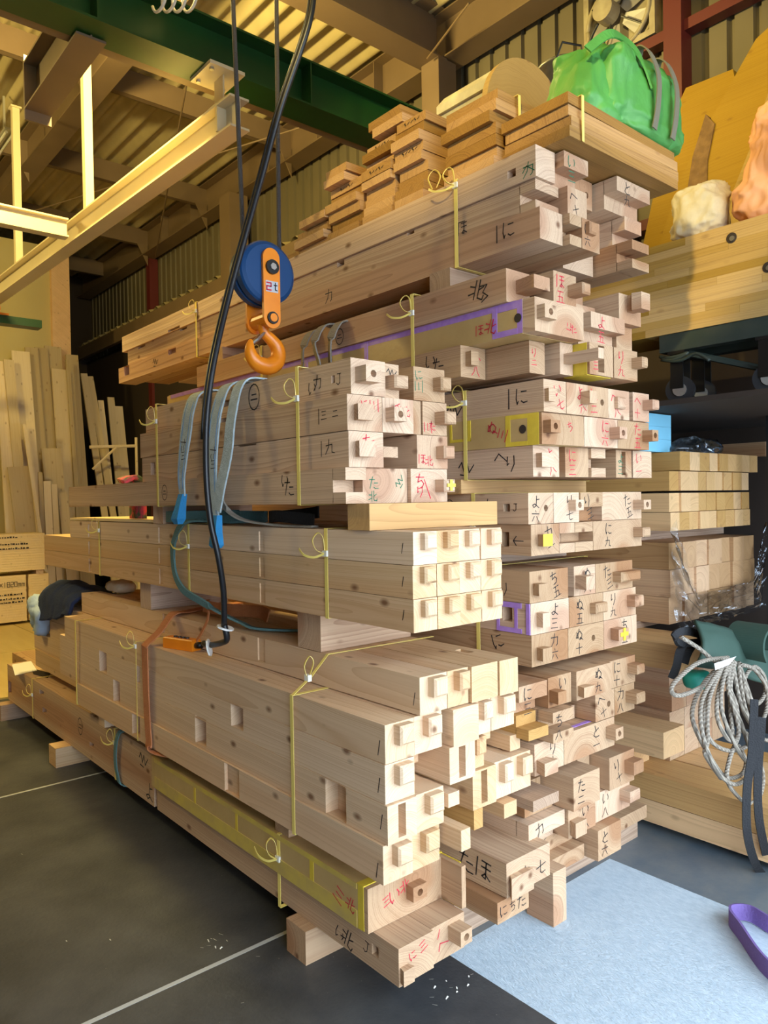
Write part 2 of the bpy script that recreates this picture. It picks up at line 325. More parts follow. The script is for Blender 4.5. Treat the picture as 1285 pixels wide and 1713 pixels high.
for i in range(4):
    for (xa, xb) in ((-.36, 1.6), (-2.3, -.37), (-4.3, -2.31)):
        new('rubber_sheet', MB().box(xa, xb, ym[i]+.009, ym[i+1]-.009, 0, .0045), M['matfloor'], floor)
M['strip'] = mat('pale_joint_strip', (.42, .43, .42), .6)
for y in ym[1:4]: new('joint_strip', MB().box(-4.3, 1.6, y-.008, y+.008, 0, .0048), M['strip'], floor)
for i, (xa, xb) in enumerate(((-1.5, .4), (.41, 2.3), (2.31, 4.2))):
    for (ya, yb) in ((5.92, 7.72), (7.73, 9.55), (9.56, 11.4)):
        new('plywood_sheet', MB().box(xa, xb, ya, yb, 0, .012), M['plyfloor'], floor)
# right wall: ribbed siding with red columns and girts
wr = MB(); n = 0
y = -.9
while y < 13.4:
    d = .03
    prof = [(XW, y), (XW, y+.11), (XW+d, y+.12), (XW+d, y+.15), (XW, y+.16)]
    for (p, q) in zip(prof[:-1], prof[1:]):
        wr.add([(p[0], p[1], 0), (q[0], q[1], 0), (q[0], q[1], 5.5), (p[0], p[1], 5.5)], [(0, 1, 2, 3)])
    y += .16
wall_right = struct(new('wall_right', wr, M['siding']))
for yy in (2.42, 5.4, 8.0, 10.6): new('column', MB().box(XW-.14, XW-.01, yy-.06, yy+.06, 0, 5.0), M['redsteel'], wall_right)
for zz in (4.37, 3.2, 1.9): new('girt', MB().box(XW-.10, XW-.012, -.9, 5.3, zz-.035, zz+.035), M['redsteel'], wall_right)
struct(new('wall_back', MB().box(-5, XW+.1, 13.4, 13.5, 0, 5.5), M['darkwall']))
struct(new('wall_front', MB().box(-5, -.7, -1.0, -.9, 0, 5.5).box(-.7, XW+.1, -1.0, -.9, 3.0, 5.5), M['siding']))
struct(new('wall_shade_far', MB().box(4.55, 4.58, 5.2, 13.4, 0, 3.9), M['darkwall']))  # added dark sheet: shade on the lower far right wall, put in as colour
struct(new('wall_shade_rack', MB().box(4.5, 4.53, -.9, 4.2, 0, 2.5), M['darkwall']))  # added dark sheet standing in for the shade behind the rack
struct(new('wall_left', MB().box(-5.1, -5, -.9, 13.5, 0, 5.5), M['siding']))
pw = struct(new('wall_panel', MB().box(.2, 3.22, 10.9, 11.0, 0, 5.0), M['yellowwall']))
new('wall_post', MB().box(3.22, 3.46, 10.82, 11.0, 0, 5.0), M['rack'], pw)
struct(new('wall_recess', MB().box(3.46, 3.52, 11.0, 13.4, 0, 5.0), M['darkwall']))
# roof
rf = MB(); per = .19; nx = 10; xs = [-5.1 + per*k/nx for k in range(int(9.9/per*nx)+1)]
vs = []; fs = []
for k, x in enumerate(xs):
    zz = ZR + .04*math.sin(2*math.pi*x/per); vs += [(x, -1.0, zz), (x, 13.6, zz)]
    if k: fs.append((2*k-2, 2*k, 2*k+1, 2*k-1))
rf.add(vs, fs); ceiling = struct(new('ceiling', rf, M['slate'], smooth=True))
new('roof_cover', MB().box(-5.1, 4.85, -1.0, 13.6, ZR+.06, ZR+.1), M['darkwall'], ceiling)
n = 0
def trim(mb, m=None):
    global n; n += 1
    return struct(new('trim_%d' % n, mb, m or M['brownsteel']))
for yy in (.4, 2.5, 6.72, 8.65, 10.5, 12.3):          # purlins: channel sections
    p = MB(); z0, z1 = 5.16, ZR-.035
    p.box(-5, 4.6, yy-.003, yy+.003, z0, z1).box(-5, 4.6, yy, yy+.07, z0, z0+.006).box(-5, 4.6, yy, yy+.07, z1-.006, z1).box(-5, 4.6, yy+.064, yy+.07, z0, z0+.03)
    trim(p)
trim(I_beam(MB(), 'y', 2.0, 13.3, 2.36, 5.0, .36, .2))
ev = I_beam(MB(), 'y', -.8, 13.3, 4.48, 5.0, .38, .22)
for yy in (1.2, 2.4, 3.3, 5.2, 6.1, 7.0, 8.9, 9.8): ev.box(4.37, 4.474, yy-.005, yy+.005, 5.012, 5.37)
trim(ev)
trim(I_beam(MB(), 'x', -5, 4.4, 4.42, 4.98, .42, .24))
trim(I_beam(MB(), 'x', -5, 4.4, -.6, 4.98, .42, .24))
for yy in (6.72, 8.65, 10.5):                           # gusset plates under the rafters
    trim(MB().prism([(2.22, 5.16), (2.36, 5.16), (2.36, 4.9)], yy-.03, yy-.02, 'y')); trim(MB().prism([(4.3, 5.16), (4.46, 5.16), (4.46, 4.86)], yy-.03, yy-.02, 'y'))
trim(MB().box(4.28, 4.52, 7.72, 7.96, 0, 5.0)); trim(MB().box(4.3, 4.5, 4.3, 4.5, 0, 4.98))
# corrugated ledge and rail along the right wall
lg = MB(); vs = []; fs = []
for k in range(161):
    yy = 5.2+k*.05; zz = 4.22+.035*math.sin(k*math.pi/2.5); vs += [(4.36, yy, zz-.09), (4.64, yy, zz)]
    if k: fs.append((2*k-2, 2*k-1, 2*k+1, 2*k))
lg.add(vs, fs); trim(lg, M['slate'])
trim(MB().box(4.33, 4.40, 5.2, 13.2, 3.9, 4.1))
# ------------------------------------------------------------------ hoist and overhead steel
g = tag(new('crane_runway_beam', I_beam(MB(), 'x', -1.5, 4.3, 3.80, 3.78, .27, .21), M['greensteel'], loc=(1.5, 3.8, 3.78)), 'dark green steel I-beam crossing under the corrugated roof', 'beam')
for xx in (1.35, 2.62, 3.4): kid('stiffener', MB().box(xx-.005, xx+.005, 3.70, 3.796, 3.792, 4.04), M['greensteel'], g)
kid('timber_packer', MB().box(-1.5, 4.3, 3.915, 3.98, 3.79, 3.85), M['brownsteel'], g)
cb = thing('monorail_beam', 'cream painted steel I-beam with bright flange hung under the green beam', 'beam', (1.98, 3.53, 3.4))
def along(a, t): return a[0]+(a[1]-a[0])*t
bm = MB(); I_beam(bm, 'y', 3.53, 8.2, 2.03, 3.40, .17, .115)
bm.v = [(x-.038*(y-3.53), y, z) for x, y, z in bm.v]
kid('beam', bm, M['cream'], cb)
kid('hanger', I_beam(MB(), 'y', 3.70, 3.80, 2.03, 3.57, .205, .1).box(1.98, 2.08, 3.70, 3.80, 3.575, 3.59), M['cream'], cb)
pt = kid('hanger_plate', MB().box(1.92, 2.13, 3.64, 3.88, 3.76, 3.779), M['cream'], cb)
for xx in (1.95, 2.10):
    for yy in (3.68, 3.84): sub('bolt', MB().disc((xx, yy, 3.755), (0, 0, 1), .013, .014, 6), M['steel'], pt)
kid('splice_plate', MB().box(1.965, 2.02, 3.66, 3.68, 3.42, 3.55), M['cream'], cb)
for (u, v) in ((149, 372), (44, 455)):
    b = onX(1.95, u, v); x = 2.03-.038*(b.y-3.53)
    h = tag(new('hanger_post', MB().box(x-.03, x+.03, b.y-.03, b.y+.03, 3.568, 5.0).box(x-.045, x+.045, b.y-.045, b.y+.045, 4.985, 5.0), M['cream'], loc=(x, b.y, 3.57)), 'thin cream steel hanger post, %s' % ('nearer the green beam' if u > 100 else 'nearer the leaning boards'), 'post')
b = onX(1.94, 130, 390); tag(new('cross_beam', I_beam(MB(), 'x', -3.0, 1.86, b.y, 3.42, .14, .09), M['cream'], loc=(1.86, b.y, 3.42)), 'short cream steel beam meeting the monorail from the side', 'beam')
# brown bracket hanging from the green beam
br = thing('beam_bracket', 'brown steel I-section bracket bolted to the green beam', 'bracket', (1.30, 3.95, 3.62))
kid('body', I_beam(MB(), 'y', 3.83, 4.75, 1.36, 3.76, .28, .15), M['brownsteel'], br); kid('end_plate', MB().box(1.285, 1.435, 4.75, 4.77, 3.7, 4.08), M['brownsteel'], br)
gc = tag(new('end_channel', MB().box(.6, 2.35, 8.25, 8.40, 3.26, 3.275).box(.6, 2.35, 8.25, 8.26, 3.275, 3.34).box(.6, 2.35, 8.39, 8.40, 3.275, 3.34), M['greensteel'], loc=(2.35, 8.3, 3.26)), 'green steel channel under the far end of the cream monorail', 'beam')
ob = tag(new('end_bracket', MB().box(1.78, 1.93, 8.14, 8.38, 3.358, 3.4005).box(1.66, 2.03, 8.23, 8.41, 3.34, 3.36), M['orange'], loc=(1.85, 8.25, 3.275)), 'small rusty orange bracket between monorail and green channel', 'bracket')
# fluorescent fitting
p0, p1 = onZ(4.9, 72, 340), onZ(4.9, 36, 345)
fl = thing('tube_light', 'unlit twin tube light fitting under the roof', 'lamp', (1.95, 8.3, 4.95))
kid('reflector', MB().box(1.9, 2.0, 7.7, 8.9, 4.98, 5.0), M['shade'], fl)
kid('stem', MB().box(1.94, 1.96, 8.655, 8.675, 5.0, 5.165).box(1.94, 1.96, 7.9, 7.92, 5.0, 5.385), M['shade'], fl)
for xx in (1.92, 1.98): kid('tube', MB().tube([(xx, 7.72, 4.96), (xx, 8.88, 4.96)], .014), M['tube'], fl)
# brace rods under the roof
for i, (a, b_) in enumerate(((onZ(4.95, 315, 125), onZ(4.95, 260, 430)), (onZ(4.9, 50, 355), onZ(4.9, 520, 208)), (onZ(4.95, 715, 98), onZ(4.95, 785, 5)))):
    tag(new('brace_rod', MB().tube([a, b_], .008, 6), M['brownsteel'], loc=a), ('thin steel brace rod running up past the cream beam', 'thin steel brace rod crossing behind the hoist ropes', 'thin steel brace rod near the wall fan beam')[i], 'rod')
# coiled cable hanging at the top of the green beam
cc = []
for k in range(60):
    t = k/59; a = t*7*math.pi; q = onY(3.6, 262+t*60, 2+16*math.sin(a)); cc.append(q + Vector((0, .05*math.cos(a), 0)))
tag(new('coiled_cable', MB().tube(cc, .008, 6), M['clip'], smooth=True, loc=cc[0]), 'pale cable hanging in loose loops over the green beam', 'cable')
# hook block
HB = Vector((1.455, 2.39, 0)); hk = thing('hook_block', 'blue and orange crane hook block marked 2t hanging on wire ropes', 'hook', (1.455, 2.39, 1.90))
ax = Vector((.80, .60, 0))                      # sheave axle direction, turned towards the camera
ax = Vector((.0, -1, 0)); sd = Vector((1, 0, 0))
sc0 = HB+Vector((0, 0, 2.243))
def P(a, s, z): return HB + ax*a + sd*s + Vector((0, 0, z))
shp = MB(); rings = []
for (o, q) in ((-.052, .004), (-.052, .098), (-.044, .11), (-.036, .115), (-.008, .115), (-.006, .1), (.006, .1), (.008, .115), (.036, .115), (.044, .11), (.052, .098), (.052, .004)):
    rings.append([sc0+ax*o+(sd*math.cos(t)+Vector((0, 0, 1))*math.sin(t))*max(q, .004) for t in (2*math.pi*i/48 for i in range(48))])
kid('sheave_cover', shp.loft(rings), M['bluepaint'], hk)
def plate(a0, a1, z0, z1, w):
    prof = []
    for i in range(13): t = math.pi*i/12; prof.append((w*math.cos(t), z1-w+w*math.sin(t)))
    for i in range(13): t = math.pi+math.pi*i/12; prof.append((w*math.cos(t), z0+w+w*math.sin(t)))
    m = MB(); n_ = len(prof); vs = [P(a0, s, z) for s, z in prof]+[P(a1, s, z) for s, z in prof]
    return m.add(vs, [tuple(range(n_)), tuple(range(2*n_-1, n_-1, -1))]+[(i, n_+i, n_+(i+1) % n_, (i+1) % n_) for i in range(n_)])
for sgn in (1, -1):
    pl_ = kid('side_plate', plate(sgn*.054, sgn*.066, 2.035, 2.325, .035), M['orange'], hk)
    if sgn == 1:
        sub('axle_nut', MB().disc(P(.071, 0, 2.255), ax, .026, .012, 20), M['darkmetal'], pl_); sub('axle_bolt', MB().disc(P(.078, 0, 2.255), ax, .013, .008, 6), M['steel'], pl_)
        sub('lower_pin', MB().disc(P(.069, 0, 2.072), ax, .022, .008, 20), M['darkmetal'], pl_); sub('pin_end', MB().disc(P(.074, 0, 2.072), ax, .015, .006, 20), M['orange'], pl_)
        sub('sticker', MB().add([P(.0668, -.026, 2.165), P(.0668, .026, 2.165), P(.0668, .026, 2.205), P(.0668, -.026, 2.205)], [(0, 1, 2, 3)]), M['sticker'], pl_)
kid('crosshead', MB().disc(P(0, 0, 2.075), ax, .028, .105, 16), M['orange'], hk)
hp = []; hr = []
for (s, z, r_) in ((0, 2.085, .018), (0, 2.055, .018), (.006, 2.03, .016), (.028, 2.01, .019), (.05, 1.985, .022), (.055, 1.955, .024), (.045, 1.925, .026), (.015, 1.908, .027), (-.02, 1.913, .025), (-.042, 1.935, .021), (-.05, 1.965, .016), (-.047, 1.99, .009), (-.046, 2.0, .004)):
    hp.append(P(0, s*1.15, z)); hr.append(r_*1.2)
kid('hook', MB().tube(catmull(hp, 4), [hr[min(i//4, 12)]*(1-(i % 4)/4)+hr[min(i//4+1, 12)]*((i % 4)/4) for i in range(49)], 12), M['orange'], hk, True)
kid('safety_latch', MB().tube([P(.012, .0, 2.03), P(.012, -.03, 2.0), P(.0, -.045, 1.985)], .006, 6).tube([P(-.012, .0, 2.03), P(-.012, -.03, 2.0), P(.0, -.045, 1.985)], .006, 6), M['steel'], hk)
for s, u, nm in ((-.075, 388, 'towards the far end of the pile'), (.075, 462, 'towards the timber ends')):
    b = P(0, s, 2.29); t = onY(2.42, u, -40)
    d = (t-b)*((5.2-b.z)/(t.z-b.z)); tag(new('wire_rope', MB().tube([b, b+d*.5, b+d*1.0], .0085, 8), M['wire'], loc=b), 'dark hoist wire rope above the hook block, %s' % nm, 'rope')
# 2t lettering
def seg_text(parent, segs, org, uu, vv, nn, h, w, m, name='lettering'):
    mb = MB()
    for st in segs:
        for a, b_ in zip(st[:-1], st[1:]):
            A, B = org+uu*a[0]*h+vv*a[1]*h, org+uu*b_[0]*h+vv*b_[1]*h; t = (B-A).normalized(); q = t.cross(nn)*w/2; e = t*w*.35
            mb.add([A-q-e+nn*.0006, B-q+e+nn*.0006, B+q+e+nn*.0006, A+q-e+nn*.0006], [(0, 1, 2, 3)])
    return mb
two_t = [[(-.75, .9), (-.15, .9), (-.15, .5), (-.75, .5), (-.75, .05), (-.15, .05)]]
t_only = [[(.45, 1), (.45, .15), (.7, .1)], [(.25, .7), (.68, .7)]]
sp = [c for c in hk.children if c.name.startswith('side_plate')][0]
sub('lettering', seg_text(None, two_t, P(.0676, 0, 2.17), sd, Vector((0, 0, 1)), ax, .03, .005, None), M['red'], sp)
sub('lettering', seg_text(None, t_only, P(.0676, 0, 2.17), sd, Vector((0, 0, 1)), ax, .03, .004, None), M['ink'], sp)
# ------------------------------------------------------------------ timber
G = {
 'i': [[(.2,.85),(.15,.45),(.25,.15),(.38,.3)], [(.75,.75),(.85,.55),(.8,.35)]],
 'ni': [[(.2,.9),(.15,.4),(.22,.1),(.3,.25)], [(.5,.75),(.85,.75)], [(.5,.25),(.65,.15),(.9,.2)]],
 'he': [[(.05,.4),(.35,.75),(.95,.3)]],
 'ho': [[(.15,.9),(.12,.1)], [(.4,.85),(.9,.85)], [(.4,.6),(.9,.6)], [(.65,.85),(.65,.15),(.45,.2),(.6,.35),(.9,.15)]],
 'chi': [[(.15,.75),(.8,.75)], [(.45,.95),(.3,.45),(.6,.55),(.8,.35),(.65,.12),(.35,.05)]],
 'to': [[(.35,.9),(.5,.5)], [(.8,.7),(.35,.5),(.2,.25),(.45,.08),(.85,.12)]],
 'ri': [[(.25,.85),(.22,.4),(.35,.5)], [(.7,.9),(.72,.45),(.5,.05)]],
 'ka': [[(.1,.7),(.85,.7),(.8,.2),(.65,.1)], [(.5,.95),(.4,.4),(.1,.05)]],
 'yo': [[(.55,.9),(.55,.25),(.3,.1),(.15,.25),(.4,.35),(.85,.1)], [(.55,.65),(.85,.7)]],
 'ta': [[(.1,.75),(.6,.75)], [(.4,.95),(.15,.1)], [(.55,.5),(.9,.5)], [(.5,.2),(.65,.1),(.95,.12)]],
 'nu': [[(.2,.7),(.45,.2)], [(.5,.9),(.3,.3),(.15,.3),(.25,.6),(.6,.75),(.85,.5),(.75,.2),(.55,.15),(.65,.3),(.95,.1)]],
 'one': [[(.05,.5),(.95,.56)]], 'two': [[(.2,.75),(.8,.78)], [(.05,.25),(.95,.28)]],
 'three': [[(.15,.88),(.85,.9)], [(.22,.52),(.78,.54)], [(.05,.12),(.95,.14)]],
 'five': [[(.15,.9),(.85,.9)], [(.45,.9),(.35,.1)], [(.2,.5),(.75,.5),(.72,.1)], [(.02,.08),(.98,.08)]],
 'six': [[(.5,.98),(.55,.85)], [(.05,.7),(.95,.72)], [(.35,.5),(.1,.1)], [(.62,.5),(.9,.1)]],
 'seven': [[(.05,.5),(.95,.68)], [(.45,.95),(.45,.2),(.6,.1),(.92,.18)]],
 'eight': [[(.4,.8),(.3,.4),(.05,.1)], [(.55,.85),(.7,.4),(.95,.1)]],
 'nine': [[(.1,.6),(.7,.66),(.68,.2),(.95,.15)], [(.4,.95),(.35,.5),(.05,.1)]],
 'ten': [[(.05,.55),(.95,.58)], [(.5,.95),(.5,.05)]],
 'kita': [[(.05,.6),(.35,.6)], [(.38,.9),(.38,.05)], [(.02,.2),(.38,.35)], [(.6,.95),(.6,.15),(.9,.1),(.95,.3)], [(.6,.5),(.88,.68)]],
 'sun': [[(.2,.9),(.2,.1),(.8,.1),(.8,.9),(.2,.9)], [(.2,.5),(.8,.5)]],
 'tick': [[(.55,.95),(.45,.05)]], 'L3': [[(.2,.9),(.7,.9),(.4,.55),(.75,.3),(.3,.05)]],
 'arrow': [[(.1,.5),(.95,.5)], [(.35,.8),(.1,.5),(.35,.2)]], 'J': [[(.3,.9),(.75,.9)], [(.6,.9),(.6,.25),(.4,.1),(.2,.25)]],
 'ring': [[(.5+.5*math.cos(t*math.pi/8), .5+.62*math.sin(t*math.pi/8)) for t in range(17)], [(.3,.62),(.7,.62)], [(.2,.38),(.8,.38)]],
 'wave': [[(.0,.5),(.2,.75),(.35,.3),(.55,.7),(.7,.25),(1,.6)], [(.1,.15),(.5,.1)]],
 'cross': [[(.05,.05),(.95,.95)]],
}
def marks_mesh(face, coord, spec):
    """spec: list of (glyph, u, v, size, rot). face 'end' (plane y=coord, u=x v=z), 'side' (plane x=coord, u=-y), 'top' (plane z)"""
    mb = MB()
    if face == 'end': U, V, N = Vector((1, 0, 0)), Vector((0, 0, 1)), Vector((0, -1, 0)); O = lambda u, v: Vector((u, coord, v))
    elif face == 'side': U, V, N = Vector((0, -1, 0)), Vector((0, 0, 1)), Vector((-1, 0, 0)); O = lambda u, v: Vector((coord, u, v))
    else: U, V, N = Vector((1, 0, 0)), Vector((0, 1, 0)), Vector((0, 0, 1)); O = lambda u, v: Vector((u, v, coord))
    for (gname, u, v, size, rot) in spec:
        c, s_ = math.cos(rot), math.sin(rot); o = O(u, v); w = max(.0028, size*.075)
        for st in G[gname]:
            pts = []
            for (a, b_) in st:
                a, b_ = (a-.5)*size, (b_-.5)*size; pts.append(o+U*(a*c-b_*s_)+V*(a*s_+b_*c)+N*.0007)
            for A, B in zip(pts[:-1], pts[1:]):
                t = (B-A).normalized(); q = t.cross(N)*w/2; e = t*w*.3
                mb.add([A-q-e, B-q*.8+e, B+q*.8+e, A+q-e], [(0, 1, 2, 3)])
    return mb
NAMES = ['i', 'ni', 'he', 'ho', 'chi', 'to', 'ri', 'ka', 'yo', 'ta', 'nu']; NUMS = ['one', 'two', 'three', 'five', 'six', 'seven', 'eight', 'nine', 'ten']
def word(u, v, size, rot=0, rnd=R, vert=True):
    a, b_ = rnd.choice(NAMES), rnd.choice(NUMS); d = size*1.0
    if vert: du, dv = (math.sin(rot)*d, -math.cos(rot)*d)
    else: du, dv = (math.cos(rot)*d, math.sin(rot)*d)
    return [(a, u, v, size, rot), (b_, u+du, v+dv, size*.85, rot)]
ORD = ['outermost', 'second in', 'third in', 'fourth in', 'fifth in', 'sixth in']
def timber(name, label, m, x0, x1, z0, z1, y0, y1, end='plain', sideholes=(), topholes=(), emarks=(), smarks=(), eink='ink', sink='ink', group=None, cat='timber', p=.03, tn=None, gap=.0008, wrap=None, hole_dark=False):
    """one squared timber; near end at y0 (faces -Y), far end y1; end = joint cut on the near end"""
    x0 += gap; x1 -= gap; z0 += gap; z1 -= gap
    w, h = x1-x0, z1-z0; loc = ((x0+x1)/2, y0, z0); mb = MB(); col = (R.random(), R.random(), R.random(), 1)
    body0 = y0; tmb = None
    if end in ('step', 'steptop'): body0 = y0+.05
    if end == 'fork': body0 = y0+.06
    # faces: side -X with holes, top with holes, the rest plain
    mb.holed((x0, y1, z0), (0, -1, 0), (0, 0, 1), (-1, 0, 0), y1-body0, h, [(y1-b_, y1-a, c-z0, d-z0, e) for (a, b_, c, d, e) in sideholes])
    mb.holed((x0, body0, z1), (1, 0, 0), (0, 1, 0), (0, 0, 1), w, y1-body0, [(a-x0, b_-x0, c-body0, d-body0, e) for (a, b_, c, d, e) in topholes])
    mb.add([(x0, body0, z0), (x1, body0, z0), (x1, y1, z0), (x0, y1, z0), (x1, body0, z1), (x1, y1, z1), (x0, y1, z1)], [(0, 3, 2, 1), (1, 2, 5, 4), (2, 3, 6, 5)])
    if end == 'bore': mb.bored(x0, x1, z0, z1, y0, x0+w*.7, z0+h*.5, .011, .04)
    elif end == 'mortise': mb.holed((x0, y0, z0), (1, 0, 0), (0, 0, 1), (0, -1, 0), w, h, [(w*.36, w*.62, h*.1, h*.95, .05)])
    else: mb.add([(x0, body0, z0), (x1, body0, z0), (x1, body0, z1), (x0, body0, z1)], [(0, 1, 2, 3)])
    o = new(name, mb, m, loc=loc, color=col); tag(o, label, cat, group)
    cx, cz = (x0+x1)/2, (z0+z1)/2
    if end == 'tenon':
        a, b_, c, d = tn or (.30, .80, .46, .96); a, b_, c, d = x0+w*a, x0+w*b_, z0+h*c, z0+h*d; k = .006
        tmb = MB().loft([[(a, y0+.002, c), (b_, y0+.002, c), (b_, y0+.002, d), (a, y0+.002, d)], [(a, y0-p+k, c), (b_, y0-p+k, c), (b_, y0-p+k, d), (a, y0-p+k, d)], [(a+k, y0-p, c+k), (b_-k, y0-p, c+k), (b_-k, y0-p, d-k), (a+k, y0-p, d-k)]])
    elif end == 'peg':                                    # bored tenon
        a, b_, c, d = tn or (.22, .62, .28, .72); a, b_, c, d = x0+w*a, x0+w*b_, z0+h*c, z0+h*d
        tmb = MB().bored(a, b_, c, d, y0-p, (a+b_)/2, (c+d)/2, .0105, .025); tmb.add([(a, y0-p, c), (b_, y0-p, c), (b_, y0-p, d), (a, y0-p, d), (a, y0+.002, c), (b_, y0+.002, c), (b_, y0+.002, d), (a, y0+.002, d)], [(0, 4, 5, 1), (1, 5, 6, 2), (2, 6, 7, 3), (3, 7, 4, 0)])
    elif end == 'dove':                                   # dovetail, wider at the tip
        a, b_, c, d = tn or (.12, .58, .28, .72); a, b_, c, d = x0+w*a, x0+w*b_, z0+h*c, z0+h*d; s_ = (b_-a)*.16
        tmb = MB().loft([[(a+s_, y0+.002, c), (b_-s_, y0+.002, c), (b_-s_, y0+.002, d), (a+s_, y0+.002, d)], [(a, y0-p, c), (b_, y0-p, c), (b_, y0-p, d), (a, y0-p, d)]])
    elif end == 'long':                                   # long thin tenon
        tmb = MB().box(cx-w*.22, cx+w*.22, y0-.13, y0+.002, cz-h*.17, cz+h*.15)
    elif end == 'neck':                                   # gooseneck
        tmb = MB().prism([(cx-w*.13, y0+.002), (cx+w*.13, y0+.002), (cx+w*.13, y0-p), (cx+w*.26, y0-p-.008), (cx+w*.2, y0-p-.04), (cx-w*.2, y0-p-.04), (cx-w*.26, y0-p-.008), (cx-w*.13, y0-p)], z0+h*.4, z1-.002, 'z')
    elif end == 'step': tmb = MB().box(x0, x1, y0, body0+.002, z0, z0+h*.48)
    elif end == 'steptop': tmb = MB().box(x0, x1, y0, body0+.002, z0+h*.5, z1)
    elif end == 'fork': tmb = MB().box(x0, x1, y0, body0+.002, z0, z0+h*.32).box(x0, x1, y0, body0+.002, z0+h*.66, z1)
    if tmb: kid({'step': 'lap_joint', 'steptop': 'lap_joint', 'fork': 'fork_joint', 'dove': 'dovetail'}.get(end, 'tenon'), tmb, m, o)
    ye = y0 if end != 'fork' else body0
    def fit(ms, u0, u1):
        out = []
        for g_, u, v, size, rot in ms:
            size = min(size, h*.72, (u1-u0)*.9); out.append((g_, min(max(u, u0+size*.55), u1-size*.55), min(max(v, z0+size*.58), z1-size*.58), size, rot))
        return out
    emarks = fit(emarks, x0, x1); smarks = fit(smarks, y0, y1)
    if emarks: kid('marking', marks_mesh('end', y0, emarks), M[eink], o)
    if smarks: kid('marking', marks_mesh('side', x0, smarks), M[sink], o)
    return o
def sh(X, l, t, r, b, d=.05):
    """side hole from its rectangle in the photograph on the plane x = X"""
    A, B = onX(X, l, (t+b)/2), onX(X, r, (t+b)/2); z = [onX(X, (l+r)/2, q).z for q in (b, t)]
    return (B.y, A.y, z[0], z[1], d)
def sm(X, g_, u, v, size, rot=0): q = onX(X, u, v); return (g_, q.y, q.z, size, rot)
def em(Y, g_, u, v, size, rot=0): q = onY(Y, u, v); return (g_, q.x, q.z, size, rot)
H = .105
# ---- floor-level bundle (front pile)
dn = lambda name, label, x0, x1, y0, y1, z0, z1, m='old': tag(new(name, MB().box(-(y1-y0)/2, (y1-y0)/2, 0, x1-x0, 0, z1-z0), M[m], color=(R.random(), R.random(), R.random(), 1)), label, 'block')
def block(label, x0, x1, y0, y1, z0, z1, m='old', group=None):
    """dunnage laid across the pile (along X)"""
    o = dn('dunnage_block', label, x0, x1, y0, y1, z0, z1, m); o.location = (x0, (y0+y1)/2, z0); o.rotation_euler.z = -math.pi/2
    if group: o['group'] = group
    return o
block('short wooden bearer on the floor under the yellow-taped beam end', 1.24, 1.95, 1.86, 1.965, .0046, .107, 'cedar')
block('wooden bearer on the floor beside the joint strip, under the lowest beam', 1.2, 1.75, 4.15, 4.27, .0046, .107, 'pale')
block('wooden bearer on the floor at the far end of the lowest beams', 1.2, 1.75, 5.3, 5.4, .0046, .107, 'old')
A = 'lowest bundle of the front pile'
timber('cedar_beam', 'lowest cedar beam of the front pile with black marks on its side', M['cedar'], 1.28, 1.41, .107, .212, 1.48, 3.03, 'dove', emarks=[('ni', 1.33, .175, .03, .3), ('three', 1.37, .185, .03, .4)], eink='red', tn=(.0, .3, .1, .5), p=.02,
       smarks=[sm(1.28, 'i', 568, 1562, .05, -.4), sm(1.28, 'kita', 582, 1577, .06, -.4), sm(1.28, 'J', 613, 1585, .04, -.2)], sideholes=[sh(1.28, 622, 1582, 633, 1600, .02)])
timber('cedar_beam', 'cedar beam with bored peg end beside the lowest marked beam', M['cedar'], 1.41, 1.543, .107, .212, 1.49, 3.03, 'peg', emarks=[('he', 1.455, .15, .045, .5), ('one', 1.44, .185, .03, 1.2)], eink='red', tn=(.5, .85, .45, .85), p=.05)
# wrapped beam
def wrapped(label, x0, x1, z0, z1, y0, y1, tape, tapes, smk=(), end='peg', emk=(), paper_to=None, tn=None):
    o = timber('wrapped_beam', label, M['cedar'], x0, x1, z0, z1, y0, y1, end, emarks=emk, eink='red', tn=tn)
    pm = MB().box(x0-.0015, x1+.0015, y0+(paper_to or .03), y1-.02, z0-.0005, z1+.0015); kid('paper_wrap', pm, M['paper'], o)
    for i, (a, b_, c, d) in enumerate(tapes): kid('tape', MB().box(x0-.0022-.00025*i, x0-.0008, a, b_, c, d), M[tape], o)
    if smk: kid('marking', marks_mesh('side', x0-.0042, smk), M['red'], o)
    return o
wb = wrapped('paper-wrapped beam with bright yellow tape round its end, low in front pile', 1.262, 1.56, .212, .337, 1.585, 3.05, 'ytape',
    [(1.6, 1.625, .214, .337), (2.3, 2.315, .214, .336), (1.84, 1.86, .214, .336), (2.62, 2.635, .214, .336)],
    [sm(1.26, 'three', 568, 1497, .05, -.5), sm(1.26, 'kita', 588, 1512, .045, -.4)], 'peg', [('i', 1.36, .285, .05, .2), ('kita', 1.40, .30, .04, .2), ('three', 1.33, .28, .03, .3)], .028, (.48, .66, .38, .72))
kid('tape', MB().box(1.26, 1.565, 1.60, 1.63, .337, .3395), M['ytape'], wb); kid('tape', MB().box(1.56, 1.5635, 1.52, 1.66, .2, .338), M['ytape'], wb)
kid('tape', MB().box(1.2585, 1.2612, 1.63, 3.0, .213, .262), M['ythin'], wb); kid('tape', MB().box(1.2583, 1.2612, 1.63, 3.0, .322, .338), M['ythin'], wb)
kid('end_guard', MB().box(1.545, 1.562, 1.50, 1.60, .213, .336), M['cedar'], wb)
